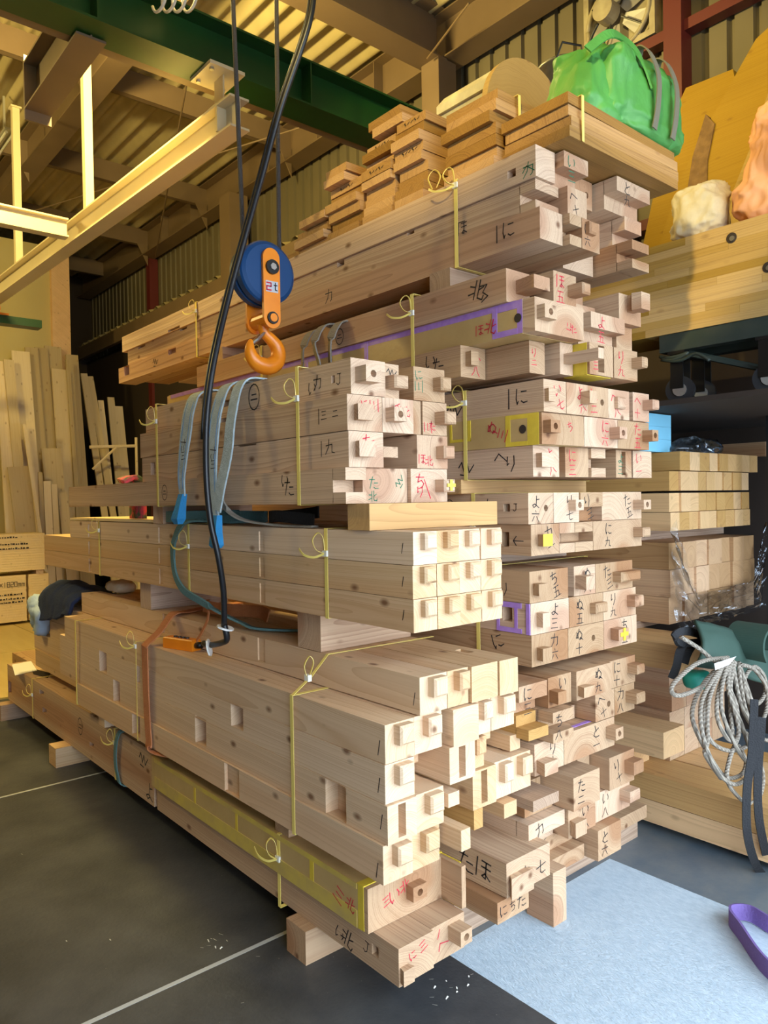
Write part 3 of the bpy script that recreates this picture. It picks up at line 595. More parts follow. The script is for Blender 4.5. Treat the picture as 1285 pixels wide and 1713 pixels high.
timber('cedar_beam', 'long weathered beam on the floor reaching toward the plywood floor', M['cedar'], 1.28, 1.42, .107, .345, 3.06, 5.45, 'plain',
       sideholes=[sh(1.28, 66, 1155, 73, 1163), sh(1.28, 71, 1185, 78, 1194), sh(1.28, 14, 1140, 19, 1160), sh(1.28, 150, 1243, 157, 1250)], smarks=[sm(1.28, 'ring', 134, 1215, .07), sm(1.28, 'wave', 240, 1270, .09), sm(1.28, 'yo', 250, 1325, .09)])
timber('cedar_beam', 'second weathered beam behind the long floor beam, far end', M['cedar'], 1.42, 1.62, .107, .335, 3.1, 5.9, 'plain')
# ---- pale post bundle under the orange strap
block('small wooden spacer on the paper-wrapped beam under the pale posts', 1.27, 1.75, 1.99, 2.07, .34, .398, 'cedar')
block('pale spacer under the far half of the pale post bundle', 1.25, 1.7, 3.55, 3.63, .345, .398, 'pale')
Bn = 'big pale-post bundle'
rows = ['bottom row', 'second row', 'third row', 'fourth row', 'top row']
z5 = [.397+H*i for i in range(5)]
hB = {0: [sh(1.24, 379, 1277, 403, 1328, .012)], 1: [sh(1.24, 544, 1304, 578, 1369, .045), sh(1.24, 189, 1139, 200, 1176)], 2: [sh(1.24, 385, 1178, 405, 1219), sh(1.24, 326, 1201, 344, 1246), sh(1.24, 165, 1088, 177, 1125), sh(1.24, 226, 1114, 233, 1143)], 3: []}
hB[1].append(sh(1.24, 326, 1201, 344, 1246)); hB[0].append(sh(1.24, 224, 1193, 237, 1230))
def post(row, col, x0, z0, y0, y1, end='tenon', w=H, **k):
    desc = {'tenon': 'pale post with stub tenon', 'plain': 'pale post with plain end', 'mortise': 'pale post with slotted end', 'step': 'pale square post with stepped end', 'long': 'pale post with recessed end'}[end]
    return timber('square_post', '%s, %s of %s, %s' % (desc, rows[row], Bn, ['outermost', 'second from strap', 'third from strap', 'fourth from strap', 'fifth from strap'][col]), M['pale'], x0, x0+w, z0, z0+H, y0, y1, end, group='posts of the big pale bundle', **k)
tk = lambda r, u, v: [sm(1.24, 'tick', u, v, .045, -.1)]
post(0, 0, 1.232, z5[0], 1.48, 3.89, sideholes=hB[0], smarks=tk(0, 636, 1455)); post(0, 1, 1.338, z5[0], 1.485, 5.0)
post(1, 0, 1.241, z5[1], 1.47, 4.18, 'mortise', sideholes=hB[1], smarks=tk(1, 643, 1378)); post(1, 1, 1.347, z5[1], 1.475, 5.05, p=.03)
post(2, 0, 1.243, z5[2], 1.48, 4.18, sideholes=hB[2], smarks=tk(2, 641, 1318)); post(2, 1, 1.349, z5[2], 1.60, 4.72, 'tenon', p=.05); post(2, 2, 1.462, z5[2], 1.46, 4.2, 'mortise', p=.04); post(2, 3, 1.568, z5[2], 1.50, 4.2, w=.08); post(2, 4, 1.655, z5[2], 1.60, 4.2, 'tenon', p=.05)
post(3, 0, 1.245, z5[3], 1.48, 4.1, sideholes=hB[3], smarks=tk(3, 640, 1255)); post(3, 1, 1.351, z5[3], 1.482, 4.74); post(3, 2, 1.474, z5[3], 1.455, 4.76, 'plain'); post(3, 3, 1.58, z5[3], 1.48, 4.75, w=.078); post(3, 4, 1.659, z5[3], 1.48, 4.2)
for s_ in (1,): pass
z_ = .819
X5 = 1.362
post(4, 0, X5, z_, 1.47, 4.18, sideholes=[sh(X5, 431, 1066, 443, 1106, .006), sh(X5, 272, 1026, 280, 1060, .006)], smarks=[sm(X5, 'tick', 695, 1170, .04, -.1)]); post(4, 1, X5+.106, z_, 1.47, 4.0, w=.085); post(4, 2, X5+.194, z_, 1.46, 4.1, 'plain', w=.113); post(4, 3, X5+.309, z_, 1.455, 4.1, 'plain', w=.085, topholes=[(X5+.33, X5+.36, 1.6, 1.66, .02)])
# inner posts filling the lower right of the bundle
timber('square_post', 'pale square post with slotted end, inner group of the big pale bundle', M['pale'], 1.586, 1.69, .49, .605, 1.49, 3.9, 'mortise', group='inner posts of the pale bundle', topholes=[])
timber('square_post', 'narrow pale post with tenon, inner group of the big pale bundle', M['pale'], 1.69, 1.77, .49, .605, 1.50, 3.9, 'tenon', group='inner posts of the pale bundle')
timber('square_post', 'pale post beside cedar pile, inner group of the big pale bundle', M['pale'], 1.77, 1.865, .49, .605, 1.50, 3.9, 'tenon', group='inner posts of the pale bundle', topholes=[(1.80, 1.84, 1.56, 1.60, .03)])
for i, (x0, x1, z0, z1, y0, lab) in enumerate(((1.455, 1.50, .545, .585, 1.46, 'short pale stick poking out between the posts, upper one'), (1.452, 1.49, .44, .50, 1.41, 'thick pale stick poking out beside the bottom posts'), (1.60, 1.64, .425, .485, 1.50, 'yellowish stick under the slotted inner post'), (1.70, 1.76, .44, .485, 1.47, 'flat stick end under the narrow inner post'), (1.79, 1.84, .61, .66, 1.52, 'pale stick lying on the inner posts'))):
    timber('spacer_stick', lab, M['rack' if i in (2,) else 'pale'], x0, x1, z0, z1, y0, 3.0, 'plain', cat='stick')
block('dark wooden bearer under the inner posts, beside the floor bundle', 1.62, 1.86, 1.75, 1.83, .29, .42)
# sticks bearing: far support
block('pale bearer under the inner posts, far side', 1.58, 1.87, 3.3, 3.4, .2, .489)
# ---- twelve post bundle
Cn = 'twelve-post bundle'
block('thick cedar bearer with sawn end under the twelve-post bundle', 1.365, 1.75, 1.93, 2.06, .925, 1.049, 'cedar')
block('dark cedar bearer with brown end under the twelve-post bundle, far', 1.365, 1.75, 3.25, 3.37, .925, 1.049, 'old')
rc = ['bottom row', 'middle row', 'top row']
for r_ in range(3):
    for c_ in range(4):
        z0 = 1.049+.09*r_; x0 = 1.33+.0885*c_; y1 = 4.73 if r_ < 2 else 4.246
        hs = [];
        if c_ == 0:
            for (u, dd) in ((438, .035), (269, .04), (151, .045)):
                yy = onX(1.33, u, 950).y
                if yy < y1-.1: hs.append((yy-dd/2, yy+dd/2, z0+.008, z0+.075, .005))
        timber('stud_post', 'slim pale post, %s of the twelve-post bundle, %s from knotted side' % (rc[r_], ORD[c_]), M['pale'], x0, x0+.0885, z0, z0+.09, 1.455+R.uniform(-.003, .003), y1, 'tenon', sideholes=hs, p=.024,
               group='posts of the twelve-post bundle', smarks=[('tick', 1.495, z0+.045, .03, -.1)] if c_ == 0 else ())
# ---- cedar bundle with grey slings
tag(new('dunnage_board', MB().box(1.33, 1.68, 4.0-.9, 4.24, 1.3222, 1.3345), M['ply'], loc=(1.5, 3.7, 1.322)), 'thin pale board lying on the far end of the twelve-post bundle', 'board')
block('long pale pine bearer between twelve-post bundle and cedar bundle', 1.32, 1.86, 1.62, 1.72, 1.3195, 1.395, 'rack')
block('cedar bearer under the far end of the slung cedar bundle', 1.32, 1.75, 3.0, 3.1, 1.3195, 1.395, 'cedar')
zD = [1.395+H*i for i in range(4)]; rd = ['bottom row', 'second row', 'third row', 'top row']
def dbeam(r_, c_, x0, x1, y0, y1, end, **k):
    d = {'dove': 'cedar beam with dovetail end', 'peg': 'cedar beam with bored peg end', 'tenon': 'cedar beam with stub tenon', 'fork': 'cedar beam with forked end', 'long': 'recessed cedar beam with long tenon', 'plain': 'cedar beam with plain end'}[end]
    return timber('cedar_beam', '%s, %s of slung cedar bundle, %s from the slings' % (d, rd[r_], ORD[c_]), M['cedar'], x0, x1, zD[r_], zD[r_]+H, y0, y1, end, eink=k.pop('eink', 'red'), group='beams of the slung cedar bundle', **k)
YD = 1.685
dbeam(3, 0, 1.312, 1.443, YD, 3.14, 'peg', emarks=[em(YD, 'ho', 622, 622, .035), em(YD, 'L3', 632, 626, .035)], smarks=[sm(1.31, 'ring', 424, 664, .07), sm(1.31, 'i', 521, 650, .05), sm(1.31, 'ka', 530, 640, .05), sm(1.31, 'J', 566, 634, .04)], sideholes=[sh(1.31, 370, 669, 384, 680), sh(1.31, 553, 628, 559, 641, .02)], tn=(.12, .55, .30, .75), p=.05)
dbeam(3, 1, 1.445, 1.51, 1.70, 3.1, 'tenon', emarks=[em(1.70, 'wave', 655, 623, .04)], tn=(.1, .98, .25, .62), p=.05, eink='ink')
dbeam(3, 2, 1.556, 1.691, YD, 3.12, 'tenon', emarks=[em(YD, 'ni', 700, 627, .035, .2), em(YD, 'three', 700, 646, .04, 1.57)], eink='greenink', tn=(.62, .97, .32, .72), p=.04)
dbeam(2, 0, 1.297, 1.428, YD, 3.17, 'dove', emarks=[em(YD, 'ni', 610, 676, .03, .3), em(YD, 'three', 626, 678, .04, 1.57)], smarks=[sm(1.3, 'one', 535, 697, .05, 1.5), sm(1.3, 'three', 543, 695, .03), sm(1.3, 'two', 562, 692, .03)], sideholes=[sh(1.3, 370, 696, 384, 706)])
dbeam(2, 1, 1.428, 1.554, YD, 3.1, 'peg', emarks=[em(YD, 'ho', 665, 686, .04, .4), em(YD, 'kita', 679, 689, .035)], tn=(.1, .5, .3, .7), p=.04)
dbeam(2, 2, 1.592, 1.698, YD, 3.15, 'tenon', emarks=[em(YD, 'three', 712, 714, .04, 1.57), em(YD, 'ta', 723, 713, .03)], tn=(.5, .98, .32, .7), p=.05)
timber('filler_board', 'thin upright board wedged in the third row of slung cedar bundle', M['cedar'], 1.556, 1.59, zD[2], zD[2]+H, 1.69, 3.0, cat='board')
dbeam(1, 0, 1.30, 1.431, YD, 3.16, 'dove', emarks=[em(YD, 'ta', 617, 738, .05, .2)], smarks=[sm(1.3, 'one', 538, 751, .05, 1.5), sm(1.3, 'nine', 552, 748, .05)], sideholes=[sh(1.3, 397, 736, 428, 746, .05), (3.025, 3.07, 1.527, 1.58, .03)])
dbeam(1, 1, 1.431, 1.565, 1.86, 3.1, 'long')
dbeam(1, 2, 1.566, 1.70, YD, 3.15, 'tenon', emarks=[em(YD, 'ho', 706, 768, .035), em(YD, 'kita', 718, 771, .035)], tn=(.62, .98, .3, .68), p=.04)
dbeam(0, 0, 1.283, 1.359, 1.68, 4.1, 'fork', smarks=[sm(1.28, 'i', 475, 800, .05), sm(1.28, 'ta', 482, 815, .06), sm(1.28, 'ring', 274, 824, .05)], sideholes=[sh(1.28, 397, 786, 428, 793, .05)])
dbeam(0, 1, 1.361, 1.537, 1.70, 3.15, 'plain', emarks=[em(1.7, 'ta', 625, 808, .04), em(1.7, 'kita', 624, 830, .035), em(1.7, 'wave', 668, 805, .04, 1)], eink='greenink')
dbeam(0, 2, 1.538, 1.696, YD, 3.15, 'tenon', emarks=[em(YD, 'chi', 703, 805, .05), em(YD, 'ri', 703, 822, .04), em(YD, 'cross', 715, 818, .05, 1.2)], tn=(.66, .97, .3, .68), p=.045)
# ---- rear pile
rr = {}
def rbeam(key, pos, x0, x1, z0, z1, y0, y1, end, m='cedar', desc=None, auto=None, **k):
    d = desc or {'dove': 'cedar beam with dovetail end', 'peg': 'cedar beam with bored peg end', 'tenon': 'cedar beam with stub tenon', 'fork': 'cedar beam with forked end', 'long': 'recessed cedar beam with long tenon', 'plain': 'cedar beam with plain end', 'bore': 'cedar beam with bored end', 'mortise': 'cedar beam with slotted end', 'step': 'cedar beam with stepped end', 'steptop': 'cedar beam with notched end', 'neck': 'cedar beam with gooseneck end'}[end]
    if auto:
        cx, cz = (x0+x1)/2, (z0+z1)/2; s_ = min(.048, (x1-x0)*.40); rot = R.choice((0, 0, 1.57, -.3))
        k['emarks'] = list(k.get('emarks', ())) + word(x0+(x1-x0)*(.62 if end in ('dove', 'peg') else .3), cz+s_*.45, s_, rot*.2); k['eink'] = auto
    return timber('cedar_beam', '%s, %s of %s' % (d, pos, key), M[m], x0, x1, z0, z1, y0, y1, end, group='beams of the ' + key, **k)
XS = 1.85
K = 'bundle under the sawn boards'
za, zb, zc, zd = 2.488, 2.39, 2.294, 2.195
rbeam(K, 'outer top', 1.852, 1.95, zb, za, 1.44, 4.785, 'plain', desc='long beam with square hole', sideholes=[sh(1.85, 848, 283, 862, 297, .04), sh(1.85, 280, 548, 300, 556), sh(1.85, 370, 493, 385, 503), sh(1.85, 455, 468, 466, 478)], smarks=[sm(1.85, 'he', 890, 283, .05), sm(1.85, 'ka', 905, 276, .05)], sink='greenink')
rbeam(K, 'inner top', 1.955, 2.085, zb, za, 1.41, 4.7, 'steptop', auto='greenink')
rbeam(K, 'outer middle', 1.862, 1.98, zc, zb, 1.45, 4.72, 'fork', sideholes=[sh(1.86, 680, 375, 692, 392), sh(1.86, 300, 540, 312, 552), sh(1.86, 563, 430, 575, 445), sh(1.86, 230, 571, 242, 582, .02)], smarks=[sm(1.86, 'he', 768, 375, .05, .6), sm(1.86, 'ho', 773, 392, .05)])
rbeam(K, 'inner middle', 1.985, 2.09, zc, zb, 1.42, 4.7, 'plain', auto='ink')
rbeam(K, 'outer bottom', 1.85, 1.965, zd, zc, 1.425, 4.85, 'plain', desc='long dark beam with drilled far end', smarks=[sm(1.85, 'one', 832, 392, .06, 1.5), sm(1.85, 'ni', 850, 383, .06), sm(1.85, 'wave', 260, 603, .12), sm(1.85, 'ka', 550, 490, .06)], sideholes=[sh(1.85, 207, 612, 216, 628, .05), sh(1.85, 281, 583, 294, 592, .02)])
rbeam(K, 'inner bottom', 1.967, 2.03, zd, zc, 1.40, 4.7, 'fork'); rbeam(K, 'third bottom', 2.032, 2.13, zd, zc, 1.40, 4.7, 'tenon', auto='ink', tn=(.2, .6, .5, .9), p=.02)
rbeam(K, 'fourth top', 2.13, 2.24, zb, za, 1.50, 4.6, 'bore'); rbeam(K, 'innermost top', 2.25, 2.46, zb, za, 1.41, 4.6, 'steptop', auto='ink'); rbeam(K, 'fourth bottom', 2.15, 2.33, zd, zb, 1.56, 4.6, 'step')
rbeam(K, 'innermost bottom', 2.34, 2.45, zd, zc, 1.41, 4.6, 'fork'); rbeam(K, 'innermost middle', 2.36, 2.47, zc, zb, 1.45, 4.6, 'steptop')
block('dark spacer with pale chipped end under the top bundle, nearer the timber ends', 1.83, 2.45, 1.79, 1.89, 2.115, 2.194)
block('dark spacer under the top bundle, between the wall side and hook', 1.83, 2.45, 3.40, 3.50, 2.115, 2.194)
K = 'purple-taped bundle'
rbeam(K, 'outer top', 1.785, 1.90, 2.01, 2.114, 1.506, 3.6, 'dove', smarks=[sm(1.785, 'kita', 798, 470, .07, -.3), sm(1.785, 'L3', 810, 490, .06), sm(1.785, 'ring', 568, 563, .05)], tn=(.3, .98, .3, .7), p=.08, desc='cedar beam with knot marks')
rbeam(K, 'second top', 1.92, 2.04, 2.01, 2.114, 1.43, 3.6, 'tenon', auto='red', tn=(.62, .98, .3, .65), p=.06); rbeam(K, 'third top', 2.10, 2.25, 2.01, 2.11, 1.50, 3.6, 'step'); rbeam(K, 'innermost top', 2.27, 2.41, 2.0, 2.1, 1.42, 3.6, 'neck', p=.02)
pb = wrapped('paper-wrapped beam with purple tape, high in the rear pile', 1.80, 2.05, 1.905, 2.009, 1.41, 4.0, 'ptape', [(1.48, 3.95, 1.99, 2.0095), (1.455, 1.475, 1.907, 2.009), (1.475, 1.56, 1.985, 2.009), (1.475, 1.56, 1.907, 1.925), (1.555, 1.575, 1.907, 2.009), (2.6, 2.62, 1.907, 2.009), (2.2, 2.22, 1.907, 2.009)], [sm(1.797, 'kita', 822, 546, .05, -.3), sm(1.797, 'ho', 803, 553, .04)], 'peg', [('ni', 1.97, 1.94, .03, 1.5), ('ta', 1.995, 1.935, .03, .3)], .045, (.04, .28, .35, .75))
rbeam(K, 'third middle', 2.09, 2.29, 1.905, 2.008, 1.41, 3.5, 'steptop', auto='red'); rbeam(K, 'innermost middle', 2.30, 2.40, 1.905, 2.0, 1.45, 3.5, 'plain')
rbeam(K, 'outer bottom', 1.76, 1.88, 1.80, 1.904, 1.68, 3.5, 'dove', auto='red', smarks=[sm(1.76, 'i', 720, 605, .06), sm(1.76, 'ta', 733, 613, .06)], tn=(.15, .45, .35, .8), p=.03)
rbeam(K, 'second bottom', 1.885, 1.965, 1.80, 1.904, 1.50, 3.5, 'plain', auto='red'); rbeam(K, 'third bottom', 1.99, 2.06, 1.80, 1.904, 1.46, 3.5, 'long')
yt = timber('cedar_beam', 'cedar beam with yellow tape bands and slotted end, purple-taped bundle', M['cedar'], 2.065, 2.20, 1.80, 1.904, 1.40, 3.5, 'mortise', emarks=word(2.10, 1.865, .035), eink='red', group='beams of the purple-taped bundle')
kid('tape', MB().box(2.0635, 2.066, 1.41, 1.50, 1.801, 1.903).box(2.066, 2.2, 1.41, 1.50, 1.7985, 1.801), M['ytape'], yt)
rbeam(K, 'innermost bottom', 2.205, 2.35, 1.80, 1.904, 1.40, 3.5, 'tenon', auto='red', tn=(.75, .98, .4, .75), p=.045)
block('short bearer under the purple-taped bundle, nearer the timber ends', 1.9, 2.4, 1.95, 2.05, 1.776, 1.80); block('short bearer under the purple-taped bundle, far end', 1.9, 2.4, 3.2, 3.3, 1.776, 1.80)
K = 'yellow-taped bundle'
za, zb, zc, zd = 1.776, 1.673, 1.572, 1.471
rbeam(K, 'outer top', 1.89, 2.007, zb, za, 1.45, 4.4, 'dove', auto='red', smarks=[sm(1.89, 'one', 852, 668, .07, 1.5), sm(1.89, 'ni', 872, 663, .06), sm(1.89, 'wave', 760, 690, .10)], tn=(.0, .3, .3, .7), p=.02)
rbeam(K, 'second top', 2.008, 2.127, zb, za, 1.45, 4.4, 'dove', auto='red', tn=(.6, .95, .35, .75), p=.04); rbeam(K, 'third top', 2.128, 2.25, zb, za, 1.452, 4.4, 'bore', auto='red'); rbeam(K, 'fourth top', 2.251, 2.386, zb, za, 1.455, 4.4, 'tenon', auto='red', tn=(.3, .65, .35, .75), p=.02); rbeam(K, 'innermost top', 2.40, 2.51, zb, za, 1.45, 4.4, 'tenon', auto='red', tn=(.6, .98, .4, .75), p=.045)
yb = wrapped('paper-wrapped beam with yellow tape square round a bored hole, rear pile', 1.892, 2.117, zc, zb, 1.46, 4.3, 'ytape', [(1.47, 1.515, zc, zb), (1.515, 1.60, zb-.014, zb), (1.515, 1.60, zc, zc+.014), (1.585, 1.605, zc, zb), (1.76, 1.775, zc+.03, zb), (1.76, 1.86, zc+.03, zc+.04), (1.85, 1.86, zc+.03, zb)], [sm(1.89, 'nu', 824, 716, .05), sm(1.89, 'three', 842, 727, .045, 1.2)], 'peg', [('chi', 2.04, 1.635, .035, .3)], .012, (.03, .25, .35, .75))
for ob_, (u, v), X in ((yb, (875, 718), 1.8895), (pb, (867, 532), 1.7975)):
    q = onX(X, u, v); kid('bored_hole', MB().disc((X-.002, q.y, q.z), (1, 0, 0), .014, .0008, 16), M['darkwall'], ob_)
rbeam(K, 'second middle', 2.118, 2.318, zc, zb, 1.46, 4.3, 'peg', auto='red', tn=(.75, .98, .3, .7), p=.04); rbeam(K, 'innermost middle', 2.319, 2.524, zc, zb, 1.46, 4.3, 'peg', auto='red', tn=(.78, .98, .3, .7), p=.04)
rbeam(K, 'outer bottom', 1.897, 2.034, zd, zc, 1.50, 4.4, 'dove', auto='red', smarks=[sm(1.897, 'ri', 855, 775, .06), sm(1.897, 'he', 838, 765, .06), sm(1.897, 'wave', 780, 785, .1)], tn=(.05, .5, .3, .75), p=.03)
rbeam(K, 'second bottom', 2.066, 2.20, zd, zc, 1.50, 4.4, 'plain', auto='red'); rbeam(K, 'third bottom', 2.201, 2.288, zd, zc, 1.49, 4.4, 'fork'); rbeam(K, 'fourth bottom', 2.368, 2.47, zd, zc, 1.50, 4.4, 'mortise', auto='greenink'); rbeam(K, 'innermost bottom', 2.48, 2.61, zd, zc, 1.50, 4.4, 'plain', auto='red')
block('pale bearer under the yellow-taped bundle', 1.88, 2.62, 1.80, 1.89, 1.4225, 1.471, 'rack'); block('pale bearer under the yellow-taped bundle, far end', 1.88, 2.62, 3.6, 3.7, 1.4225, 1.471, 'rack')
K = 'two-row bundle'
za, zb, zc = 1.421, 1.317, 1.213
rbeam(K, 'outer top', 1.92, 2.053, zb, za, 1.54, 4.4, 'bore', auto='ink', smarks=[sm(1.92, 'ring', 752, 849, .045), sm(1.92, 'ta', 818, 846, .05), sm(1.92, 'L3', 826, 858, .04), sm(1.92, 'J', 862, 849, .03)], sideholes=[sh(1.92, 842, 843, 853, 856, .03)])
rbeam(K, 'second top', 2.054, 2.199, zb, za, 1.54, 4.4, 'peg', auto='ink', tn=(.58, .9, .4, .75), p=.03); rbeam(K, 'third top', 2.2, 2.336, zb, za, 1.535, 4.4, 'steptop', auto='ink'); rbeam(K, 'innermost top', 2.337, 2.603, zb, za, 1.54, 4.4, 'peg', auto='ink', tn=(.78, .97, .35, .7), p=.045)
o = rbeam(K, 'outer bottom', 1.932, 2.083, zc, zb, 1.54, 4.4, 'dove', auto='ink', smarks=[sm(1.93, 'arrow', 866, 905, .05)], sideholes=[sh(1.93, 838, 890, 851, 914, .05)], tn=(.2, .5, .3, .68), p=.03); kid('tape', MB().box(1.955, 2.005, 1.508, 1.5095, 1.245, 1.285), M['ytape'], o)
rbeam(K, 'second bottom', 2.084, 2.172, zc, zb, 1.54, 4.4, 'fork'); rbeam(K, 'third bottom', 2.173, 2.28, zc, zb, 1.54, 4.4, 'fork'); rbeam(K, 'innermost bottom', 2.281, 2.602, zc, zb, 1.54, 4.4, 'tenon', auto='ink', tn=(.82, .98, .35, .7), p=.045)
block('short bearer under the two-row bundle', 1.95, 2.55, 1.85, 1.93, 1.164, 1.213); block('short bearer under the two-row bundle, far end', 1.95, 2.55, 3.7, 3.8, 1.164, 1.213)
K = 'bundle with purple-edged mortise'
za, zb, zc, zd = 1.164, 1.059, .954, .849
rbeam(K, 'outer top', 1.921, 2.13, zb, za, 1.54, 4.3, 'dove', auto='ink', tn=(.05, .28, .25, .62), p=.03, smarks=[sm(1.921, 'ri', 843, 985, .05)]); rbeam(K, 'second top', 2.163, 2.292, zb, za, 1.54, 4.3, 'dove', auto='ink', tn=(.0, .4, .25, .7), p=.05); rbeam(K, 'innermost top', 2.293, 2.535, zb, za, 1.54, 4.3, 'tenon', auto='ink', tn=(.45, .98, .3, .65), p=.04)
o = rbeam(K, 'outer middle', 1.925, 2.133, zc, zb, 1.54, 4.3, 'dove', auto='ink', tn=(.12, .3, .25, .7), p=.03, sideholes=[sh(1.925, 841, 1013, 857, 1039, .05)]); 
q = [onX(1.925, *p_) for p_ in ((836, 1026), (861, 1026))]
kid('tape', MB().box(1.9228, 1.925, q[1].y-.012, q[1].y, zc+.002, zb-.002).box(1.9225, 1.925, q[0].y, q[0].y+.012, zc+.002, zb-.002).box(1.9222, 1.925, q[1].y-.03, q[0].y+.012, zc+.002, zc+.018).box(1.9219, 1.925, q[1].y-.03, q[0].y+.012, zb-.02, zb-.002).box(1.9216, 1.925, q[1].y-.065, q[1].y-.05, zc+.002, zb-.002), M['ptape'], o)
rbeam(K, 'second middle', 2.134, 2.338, zc, zb, 1.54, 4.3, 'tenon', auto='ink', tn=(.6, .95, .35, .7), p=.03); rbeam(K, 'innermost middle', 2.339, 2.556, zc, zb, 1.54, 4.3, 'tenon', auto='ink', tn=(.72, .98, .35, .75), p=.04)
rbeam(K, 'outer bottom', 1.928, 2.125, zd, zc, 1.54, 4.3, 'dove', auto='ink', tn=(.1, .35, .2, .6), p=.03, smarks=[sm(1.928, 'ni', 832, 1068, .06, .4)]); rbeam(K, 'second bottom', 2.126, 2.34, zd, zc, 1.54, 4.3, 'bore', auto='ink')
o = rbeam(K, 'innermost bottom', 2.341, 2.56, zd, zc, 1.54, 4.3, 'dove', auto='ink', tn=(.15, .45, .3, .7), p=.04); kid('tape', MB().box(2.385, 2.435, 1.498, 1.4995, .895, .91).box(2.402, 2.418, 1.4975, 1.4995, .88, .925), M['ytape'], o)
kid('tape', MB().box(1.66, 1.672, 1.636, 1.6375, 1.43, 1.465).box(1.648, 1.684, 1.6355, 1.6375, 1.442, 1.453), M['ytape'], [x for x in bpy.data.objects if x.name.startswith('cedar_beam') and 'bottom row of slung' in x.get('label', '') and 'third' in x['label']][0])
block('short bearer under the bundle with purple-edged mortise', 1.95, 2.5, 1.8, 1.88, .818, .849); block('short bearer under the bundle with purple-edged mortise, far', 1.95, 2.5, 3.7, 3.8, .818, .849)
K = 'loosely laid cedar bundle'
za, zb, zc = .817, .717, .617
rbeam(K, 'outer top', 1.80, 1.942, zb, za, 1.49, 4.2, 'steptop', auto='ink'); rbeam(K, 'second top', 1.959, 2.085, zb, za, 1.50, 4.2, 'dove', auto='ink', tn=(0, .35, .2, .6), p=.04); rbeam(K, 'third top', 2.1, 2.308, zb, za, 1.49, 4.2, 'dove', auto='ink', tn=(0, .3, .15, .5), p=.03); rbeam(K, 'innermost top', 2.309, 2.48, zb, za, 1.50, 4.2, 'tenon', auto='ink', tn=(.7, .98, .4, .75), p=.045)
rbeam(K, 'outer second', 1.82, 1.92, zc+.03, zb, 1.47, 4.2, 'step', m='rack'); rbeam(K, 'middle second', 1.93, 2.04, zc, zb, 1.46, 4.2, 'fork', auto='ink'); o = rbeam(K, 'third second', 2.05, 2.215, zc, zb, 1.58, 4.2, 'step')
kid('tape', MB().box(2.06, 2.2, 1.579, 1.5795, zb-.03, zb-.012), M['ptape'], o)
rbeam(K, 'fourth second', 2.223, 2.342, zc, zb, 1.50, 4.2, 'bore', auto='ink'); rbeam(K, 'innermost second', 2.343, 2.473, zc, zb, 1.50, 4.2, 'tenon', auto='ink', tn=(.55, .98, .35, .75), p=.05)
o = rbeam(K, 'outer bottom', 1.885, 2.04, .512, .616, 1.50, 4.2, 'dove', auto='ink', tn=(0, .45, .1, .5), p=.04); o = rbeam(K, 'inner bottom', 2.041, 2.34, .512, .616, 1.50, 4.2, 'peg', auto='ink', tn=(.82, .98, .35, .75), p=.04)
kid('tape', MB().box(2.05, 2.25, 1.52, 1.535, .6155, .617), M['ptape'], o)
block('dark bearer under the loosely laid cedar bundle', 1.88, 2.46, 1.7, 1.78, .461, .512); block('dark bearer under the loosely laid cedar bundle, far', 1.88, 2.46, 3.6, 3.7, .461, .512)
K = 'lowest bundle of rear pile'
rbeam(K, 'raised', 2.09, 2.245, .34, .455, 1.50, 4.0, 'plain', auto='ink', desc='squared beam with star checks'); rbeam(K, 'outer raised', 1.93, 2.08, .34, .43, 1.58, 4.0, 'step'); rbeam(K, 'inner raised', 2.255, 2.33, .34, .46, 1.60, 4.0, 'plain'); rbeam(K, 'innermost raised', 2.335, 2.5, .34, .46, 1.52, 4.0, 'tenon', auto='ink', tn=(.6, .98, .35, .75), p=.045)
rbeam(K, 'inner second', 2.27, 2.50, .235, .339, 1.54, 4.0, 'tenon', auto='ink', tn=(.7, .98, .4, .8), p=.05); rbeam(K, 'middle second', 2.10, 2.262, .235, .339, 1.53, 4.0, 'dove', auto='ink', tn=(.0, .4, .1, .6), p=.03); rbeam(K, 'outer second', 1.90, 2.095, .235, .339, 1.54, 4.0, 'steptop', auto='ink')
rbeam(K, 'star-marked inner', 2.23, 2.375, .125, .234, 1.50, 4.0, 'plain', auto='ink', desc='protruding beam'); rbeam(K, 'outer', 1.99, 2.22, .125, .234, 1.55, 4.0, 'step')
timber('cedar_beam', 'wide beam with black characters on end and side, above the concrete', M['cedar'], 1.73, 1.945, .18, .288, 1.49, 4.0, 'dove', emarks=[em(1.49, 'ta', 886, 1475, .05, -.2), em(1.49, 'chi', 880, 1460, .05), em(1.49, 'seven', 905, 1450, .05)], smarks=[('ta', 1.66, .235, .075, -.1), ('ho', 1.585, .235, .075, -.1)], tn=(0, .5, .0, .62), p=.02)
timber('cedar_beam', 'low notched beam with black characters lying above the concrete floor', M['cedar'], 1.692, 1.842, .11, .178, 1.495, 4.0, 'plain', emarks=[('ni', 1.72, .145, .04, .1), ('ta', 1.805, .145, .045, .1), ('chi', 1.763, .145, .035, .1)])
tag(new('end_block', MB().box(1.96, 2.03, 1.49, 1.60, .0025, .18), M['cedar'], loc=(2.0, 1.5, 0), color=(.6, .2, .7, 1)), 'upright cedar block standing on the concrete at the rear pile', 'block')
block('floor bearer under the rear pile, beside the concrete edge', 1.66, 2.75, 1.66, 1.76, .0005, .11); block('floor bearer under the rear pile, far end', 1.66, 2.6, 3.4, 3.5, .0046, .11)
tag(new('offcut_board', MB().box(2.4, 2.72, 1.60, 1.655, .11, .16), M['cedar'], loc=(2.5, 1.6, .11), color=(.3, .6, .2, 1)), 'flat offcut laid on the floor bearer beside the blue floor', 'board')
